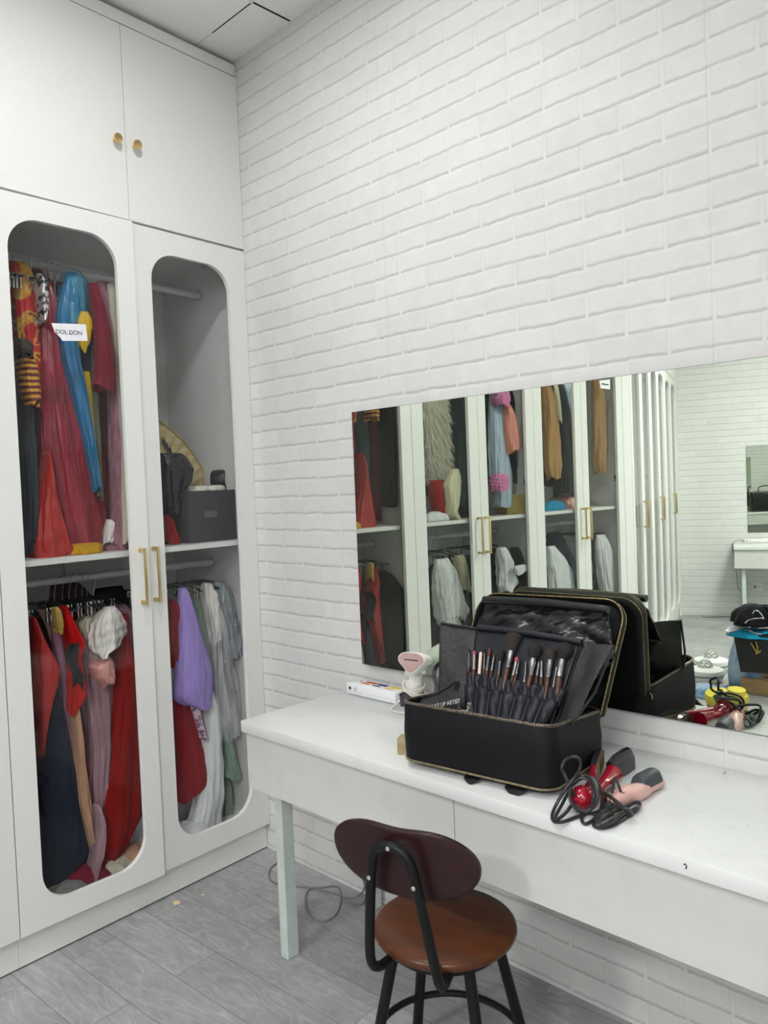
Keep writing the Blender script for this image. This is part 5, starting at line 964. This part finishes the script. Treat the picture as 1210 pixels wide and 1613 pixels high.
m_ = MB(); m_.lathe([(.0175, 0), (.0175, .004), (.0145, .006), (.0145, .010), (.010, .013), (0, .013)], R0, R0-R1, 24); mk('copper_ring', m_, base('copper', (.75, .48, .34), .2, 1)[0], pk)
for u, v in ((795, 545), (722, 592)):
    m_ = MB(); c_ = D(u, v, .036); m_.tube([c_+Vector((-.004, 0, .001)), c_+Vector((0, -.002, -.001)), c_+Vector((.005, 0, .001))], .0009, 5); mk('mark', m_, M_['ink'], pk)
# cables
cabm = base('black_rubber_cable', (.02, .021, .024), .45)[0]
def cable(name, label, pts, r=.0036, mat=cabm, closed=False, grp=None):
    P = [D(*p) for p in pts]; m_ = MB(); m_.tube(P, r, 8, closed, smooth=7); return tag(mk(name, m_, mat, None, loc=P[0]), label, 'cable', grp)
H = .004
c_ = cable('power_cable', 'black cable of the red crimper coiled beside the make-up case', [(360, 660, .010), (330, 640, .03), (270, 560, .05), (215, 440, .07), (195, 380, .085), (230, 310, .10), (300, 285, .11), (350, 320, .10), (345, 400, .08), (300, 470, .07), (230, 560, .05), (150, 690, .02), (110, 790, H), (125, 845, H), (200, 850, H), (300, 815, H), (400, 770, .01), (470, 690, .03), (500, 590, .05),
    (470, 490, .06), (400, 450, .06), (320, 470, .06), (270, 560, .05), (265, 650, .035), (310, 730, .02), (380, 770, .01), (460, 775, .008), (530, 740, .012), (545, 640, .03), (520, 540, .05), (460, 470, .06), (370, 470, .06), (280, 540, .045), (200, 690, .02), (145, 790, H+.006), (150, 830, H+.006), (220, 780, .012), (290, 690, .02)])
cable('power_cable', 'black cable of the pink styler looped in front of it', [(600, 700, .018), (560, 740, .014), (500, 800, .008), (440, 850, H), (390, 865, H), (365, 830, H), (385, 790, H), (460, 780, .01), (520, 820, H+.006), (480, 870, H), (510, 900, H), (570, 885, H), (640, 830, .008), (720, 760, .012), (790, 700, .016), (850, 680, .018), (870, 700, .012), (830, 740, .010), (740, 780, .008), (640, 850, H+.007), (560, 880, H+.007), (500, 870, H+.007),
    (500, 820, .012), (580, 750, .016), (660, 720, .03), (760, 740, .03), (800, 780, .012), (780, 790, .008), (700, 700, .04), (620, 640, .044), (560, 600, .04)])
cable('twist_tie', 'black cable standing up in a sharp loop between the red crimper and the pink styler', [(630, 600, .04), (645, 500, .055), (655, 470, .06), (680, 520, .05), (705, 590, .038)], .0028)
m_ = MB(); m_.tube([D(560, 740, .016), D(600, 705, .018)], [.006, .009], 12); tag(mk('cable_boot', m_, cabm, pk))
cable('power_cable', 'second coil of thin black cable lying flat under the pink styler', [(640, 780, .004), (560, 820, .004), (480, 860, .004), (470, 885, .005), (540, 905, .004), (640, 880, .004), (740, 820, .004), (830, 760, .004), (870, 700, .006), (840, 680, .012), (760, 720, .012), (680, 790, .008), (600, 850, .010), (540, 880, .011), (490, 880, .011), (520, 840, .012), (600, 790, .012), (700, 740, .016), (780, 700, .02)], .003)
cable('power_cable', 'loops of black cable wound round the handle of the red crimper', [(250, 540, .05), (300, 480, .065), (380, 450, .07), (450, 480, .07), (490, 560, .06), (500, 660, .04), (450, 740, .02), (380, 760, .015), (300, 700, .02), (262, 610, .035), (290, 520, .055), (360, 470, .066), (440, 500, .062), (470, 600, .05), (455, 690, .03)], .0034)
c_ = atz(1142, 1219, .7505); m_ = MB(); m_.lathe([(0, 0), (.0045, 0), (.0045, .002), (.002, .004), (.0018, .009), (0, .009)], c_, (0, 0, 1), 12); tag(mk('screw', m_, M_['chrome'], None, loc=c_), 'small loose screw on the desk by the wall right of the hair tools', 'screw')
kh = MB(); e0 = aty(1079, 1364, -.4965); kh.tube([e0+Vector((-.002, 0, .002)), e0+Vector((.001, 0, .004)), e0+Vector((.003, 0, .001)), e0+Vector((.002, 0, -.005))], .0013, 6); mk('dark_smear', kh, M_['ink'], dk)
for k, (x, y) in enumerate(((1083, 1205), (1178, 1228), (1201, 1348), (1088, 1315), (700, 1150), (1180, 1300))):
    p = atz(x, y, .7501); m_ = MB(); m_.lathe([(.0012, 0), (.001, .0003), (0, .0003)], p, (0, 0, 1), 8); mk('speck', m_, M_['ink'], dk)
# ------------------------------------------------------------------ floor: crumbs, cables
def crumb(x, y, s, lb):
    c_ = atz(x, y, .0005); m_ = MB(); m_.prism([c_+Vector((s*cos(a)*(1 if k % 2 else .75), s*sin(a)*(1 if k % 2 else .7), 0)) for k, a in enumerate([2*pi*j/9 for j in range(9)])], (0, 0, .004)); tag(mk('paper_scrap', m_, base('pale_yellow_scrap', srgb(226, 202, 150), .8)[0], None, smooth=False, loc=c_), lb, 'scrap')
crumb(278, 1423, .014, 'pale yellow scrap on the floor in front of the wardrobe'); crumb(319, 1410, .005, 'tiny pale crumb on the floor right of the yellow scrap')
gcb = base('grey_floor_cable', srgb(120, 120, 116), .5)[0]
def fcable(lb, pts, r=.0032, mat=gcb, grp=None, name='floor_cable'):
    P = [atz(x, y, h) for x, y, h in pts]; m_ = MB(); m_.tube(P, r, 6, smooth=6); tag(mk(name, m_, mat, None, loc=P[0]), lb, 'cable', grp)
fcable('grey cable looped on the floor under the desk behind its front leg', [(438, 1358, .004), (426, 1368, .004), (424, 1382, .004), (437, 1392, .004), (470, 1396, .004), (500, 1398, .004), (530, 1396, .004), (537, 1412, .004), (532, 1436, .004), (515, 1450, .004), (494, 1447, .004), (483, 1430, .004), (482, 1410, .004), (492, 1399, .009), (520, 1405, .004), (548, 1414, .004), (568, 1408, .02), (575, 1395, .06), (568, 1375, .12), (556, 1345, .22)])
fcable('thin grey cable running from the loop towards the rear desk leg', [(540, 1415, .004), (555, 1422, .004), (570, 1424, .004), (577, 1410, .01), (578, 1385, .1), (572, 1350, .2)])
def outlet(P, u, z, lb):
    o = empty('wall_socket', lb, 'socket', P(u, .005, z), 0); mk('cover', mbox(P, u-.045, u+.045, .0005, .008, z-.04, z+.04, .002), base('white_socket_plastic', (.75, .76, .74), .4)[0], o)
    for du in (.006, .022): mk('pin_hole', mbox(P, u+du, u+du+.004, .0078, .0086, z-.008, z+.008), M_['blackp'], o, smooth=False)
    mk('plug', mbox(P, u-.036, u-.012, .0082, .03, z-.014, z+.014, .003), base('grey_plug', (.2, .2, .21), .4)[0], o)
outlet(PR, .71, .30, 'white wall socket under the far desk seen in the mirror')
def rcable(lb, pts, r=.003):
    m_ = MB(); P = [Vector(PR(*p)) for p in pts]; m_.tube(P, r, 6, smooth=6); tag(mk('floor_cable', m_, gcb, None, loc=P[0]), lb, 'cable')
rcable('dark cable lying along the foot of the far brick wall', [(.18, .05, .004), (.25, .16, .004), (.36, .10, .004), (.5, .06, .004), (.58, .2, .004), (.7, .12, .004), (.9, .1, .004), (1.1, .2, .004)], .004)
rcable('grey cable hanging from the end of the far desk', [(.595, .05, .77), (.54, .04, .775), (.50, .05, .75), (.49, .05, .70), (.515, .03, .5), (.53, .03, .3), (.56, .02, .25)])
# ------------------------------------------------------------------ pile of things on the floor seen in the mirror
def MY_(x, yy, y): return aty(x, yy, -y if False else y, True)
def mz(x, y, z): return at((x, y), (0, 0, z), Vector((0, 0, 1)), True)
def boxat(name, lb, cat, c, hx, hy, h, a, mat, grp=None, flaps=0):
    m_ = MB(); M = Matrix.Translation(c)@Matrix.Rotation(a, 4, 'Z'); m_.box(-hx, hx, -hy, hy, 0, h, .003, M=M)
    o = mk(name, m_, mat, None, smooth=False, loc=c); return tag(o, lb, cat, grp)
card = speck('brown_cardboard', srgb(186, 152, 112), srgb(168, 134, 94), .8, scale=(6, 6, 40), lo=.35, hi=.65)
q = aty(1168, 1067, -3.45, True); cb = Vector((q.x+.25, -3.45-.2, 0))
bo2 = boxat('cardboard_box', 'large brown cardboard box on the floor seen in the mirror behind the hair tools', 'box', cb, .25, .2, q.z, .05, card)
q2 = aty(1163, 1045, -3.55, True); boxat('cardboard_box', 'smaller open cardboard box on top of the large one', 'box', Vector((q2.x+.23, -3.65, q.z+.001)), .22, .13, max(.06, q2.z-q.z+.03), .0, card)
q3 = aty(1158, 1058, -3.42, True); q4 = aty(1155, 1003, -3.42, True)
gm_ = MB(); hb_ = q4.z-q3.z; z0 = q2.z+.03 if False else q3.z
m_ = MB(); x0 = q4.x; pts = [aty(1156, 1003, -3.40, True), aty(1240, 998, -3.40, True), aty(1240, 1062, -3.40, True), aty(1167, 1058, -3.40, True)]
so2 = empty('shopping_bag', 'black paper shopping bag leaning against the cardboard boxes seen in the mirror', 'bag', pts[3]); m_.prism(pts, (0, -.09, 0)); mk('bag_body', m_, speck('matt_black_paper', (.018, .018, .02), None, .7, scale=(20, 20, 20)), so2, smooth=False)
m_ = MB(); c_ = [aty(x, y, -3.394, True) for x, y in ((1183, 1012), (1188, 1020), (1194, 1028), (1199, 1024), (1191, 1030), (1194, 1023), (1191, 1010))]; m_.tube(c_, .004, 6, smooth=3); mk('ribbon', m_, C['gold_cloth'], so2)
def mheap(name, lb, cat, x, y, yw, r, mat, s): c = aty(x, y, yw, True); return heap(name, lb, cat, (c.x, c.y, max(.002, c.z)), r, mat, s)
dz = pts[0].z
mheap('blue_folded_cloth', 'blue plastic packet under the white papers in the mirrored pile', 'packet', 1192, 1003, -3.46, (.16, .08, .05), C['light_blue'], 91)
c_ = aty(1180, 993, -3.46, True); m_ = MB(); M = Matrix.Translation(c_)@Matrix.Rotation(.05, 4, 'Z'); m_.grid(lambda s_, t_: c_+Vector((-.13+.27*s_, -.09+.15*t_, .004+.010*sin(9*s_+4*t_))), 12, 6); m_.v += [(x, y, z-.014) for x, y, z in m_.v]; m_.f += [tuple(i_+91 for i_ in f_) for f_ in m_.f]; tag(mk('paper_stack', m_, M_['paper'], None, smooth=False, loc=c_), 'white papers between the blue packet and the black clothes in the mirror', 'paper')
hp_ = mheap('black_clothes', 'heap of black clothes on top of the mirrored pile', 'clothes', 1196, 983, -3.5, (.17, .12, .13), C['black_cloth'], 92)
m_ = MB(); hpz = [aty(x, y, -3.36, True) for x, y in ((1174, 981), (1182, 975), (1200, 973), (1204, 974), (1197, 964), (1190, 961), (1186, 966))]; m_.tube(hpz, .0035, 6, smooth=3); tag(mk('metal_hanger', m_, M_['chrome'], None, loc=hpz[0]), 'chrome hanger lying on the black clothes in the mirror', 'hanger')
# blue plastic bag, yellow discs, two domed party lights
bgm = speck('blue_white_plastic', srgb(90, 130, 180), srgb(150, 170, 196), .3, scale=(9, 9, 9), bump=.8, dist=.02, lo=.45, hi=.6)
c_ = mz(1152, 1095, .0); b_o = heap('plastic_shopping_bag', 'blue plastic carrier bag on the floor seen in the mirror left of the boxes', 'bag', (c_.x+.05, c_.y-.25, .002), (.12, .11, .42), bgm, 95, nz=12)
c2 = mz(1132, 1112, .0); heap('plastic_shopping_bag', 'flat blue plastic bag under the yellow discs seen in the mirror', 'bag', (c2.x-.12, c2.y-.2, .002), (.13, .11, .07), bgm, 96)
ym = base('yellow_plastic', srgb(206, 190, 60), .4)[0]
for k, (x, y, r, lb) in enumerate(((1131, 1097, .075, 'yellow plastic disc with a centre hole seen in the mirror above the cables'), (1160, 1100, .07, 'olive yellow rounded plastic case next to the yellow disc in the mirror'))):
    c_ = aty(x, y, -2.95, True); o = empty('yellow_disc' if k == 0 else 'yellow_case', lb, 'container', (c_.x, c_.y, c_.z-.03)); m_ = MB()
    m_.lathe([(0, -.03), (r*.9, -.03), (r, -.02), (r, .02), (r*.9, .03), (0, .032)], c_, (0, .25, 1) if k == 0 else (.1, .1, 1), 30); mk('body', m_, ym if k == 0 else base('olive_yellow_plastic', srgb(176, 164, 60), .4)[0], o)
    m_ = MB(); m_.lathe([(0, .031), (.012 if k == 0 else .05, .031), (.012 if k == 0 else .05, .036 if k == 0 else .06), (0, .037 if k == 0 else .065)], c_, (0, .25, 1) if k == 0 else (.1, .1, 1), 20); mk('cap', m_, M_['blackp'] if k == 0 else ym, o)
    m_ = MB(); m_.box(c_.x-.05, c_.x+.05, c_.y-.05, c_.y+.05, 0.001, c_.z-.035) if c_.z > .05 else m_.box(c_.x-.05, c_.x+.05, c_.y-.05, c_.y+.05, .001, .01); tag(mk('support_box', m_, card, None, smooth=False, loc=(c_.x, c_.y, 0)), ['brown box carrying the yellow disc in the mirror', 'brown box carrying the olive yellow case in the mirror'][k], 'box')
def faceted():
    m, b = base('mirror_facets', (.7, .7, .68), .1, 1); tc = nn(m, 'ShaderNodeTexCoord'); v = nn(m, 'ShaderNodeTexVoronoi', Scale=70.0); ln(m, tc.outputs['Object'], v.inputs[0]); bp = nn(m, 'ShaderNodeBump', Strength=1.0, Distance=.01); ln(m, v.outputs[0], bp.inputs['Height']); ln(m, bp.outputs[0], b.inputs['Normal']); return m
fm = faceted()
for k, (x, y, lb) in enumerate(((1112, 1066, 'white domed party light nearer the make-up case in the mirror'), (1121, 1050, 'white domed party light farther from the make-up case in the mirror'))):
    c_ = mz(x, y+6, .0); o = empty('party_light', lb, 'lamp', (c_.x, c_.y, 0), group='domed party lights')
    m_ = MB(); m_.lathe([(0, .001), (.10, .001), (.118, .03), (.122, .07), (.118, .085), (.07, .10), (0, .10)], (c_.x, c_.y, 0), (0, 0, 1), 32); mk('base', m_, base('white_lamp_plastic', (.75, .75, .74), .3)[0], o)
    m_ = MB(); m_.lathe([(.052, .10), (.050, .118), (.036, .14), (.018, .15), (0, .152)], (c_.x, c_.y, 0), (0, 0, 1), 24); mk('dome', m_, fm, o)
    m_ = MB(); m_.tube([Vector((c_.x+.1215*cos(a), c_.y+.1215*sin(a), .05)) for a in [2*pi*j/24 for j in range(24)]], .004, 6, True); mk('vent_band', m_, base('grey_vents', (.1, .1, .1), .6)[0], o)

# dark bag added at the far right of the desk to darken the far mirror
tb = empty('added_dark_bag', 'black bag added out of frame at the right end of the long desk to darken the far mirror', 'bag', (2.45, -.22, .7505))
m_ = MB(); m_.box(2.2, 2.75, -.33, -.12, .751, 1.10, .03); mk('body', m_, M_['vinyl'], tb)
m_ = MB(); m_.tube([(2.35, -.22, 1.09), (2.36, -.22, 1.17), (2.47, -.22, 1.20), (2.58, -.22, 1.17), (2.60, -.22, 1.09)], .009, 8, smooth=5); mk('handle', m_, M_['lining'], tb)
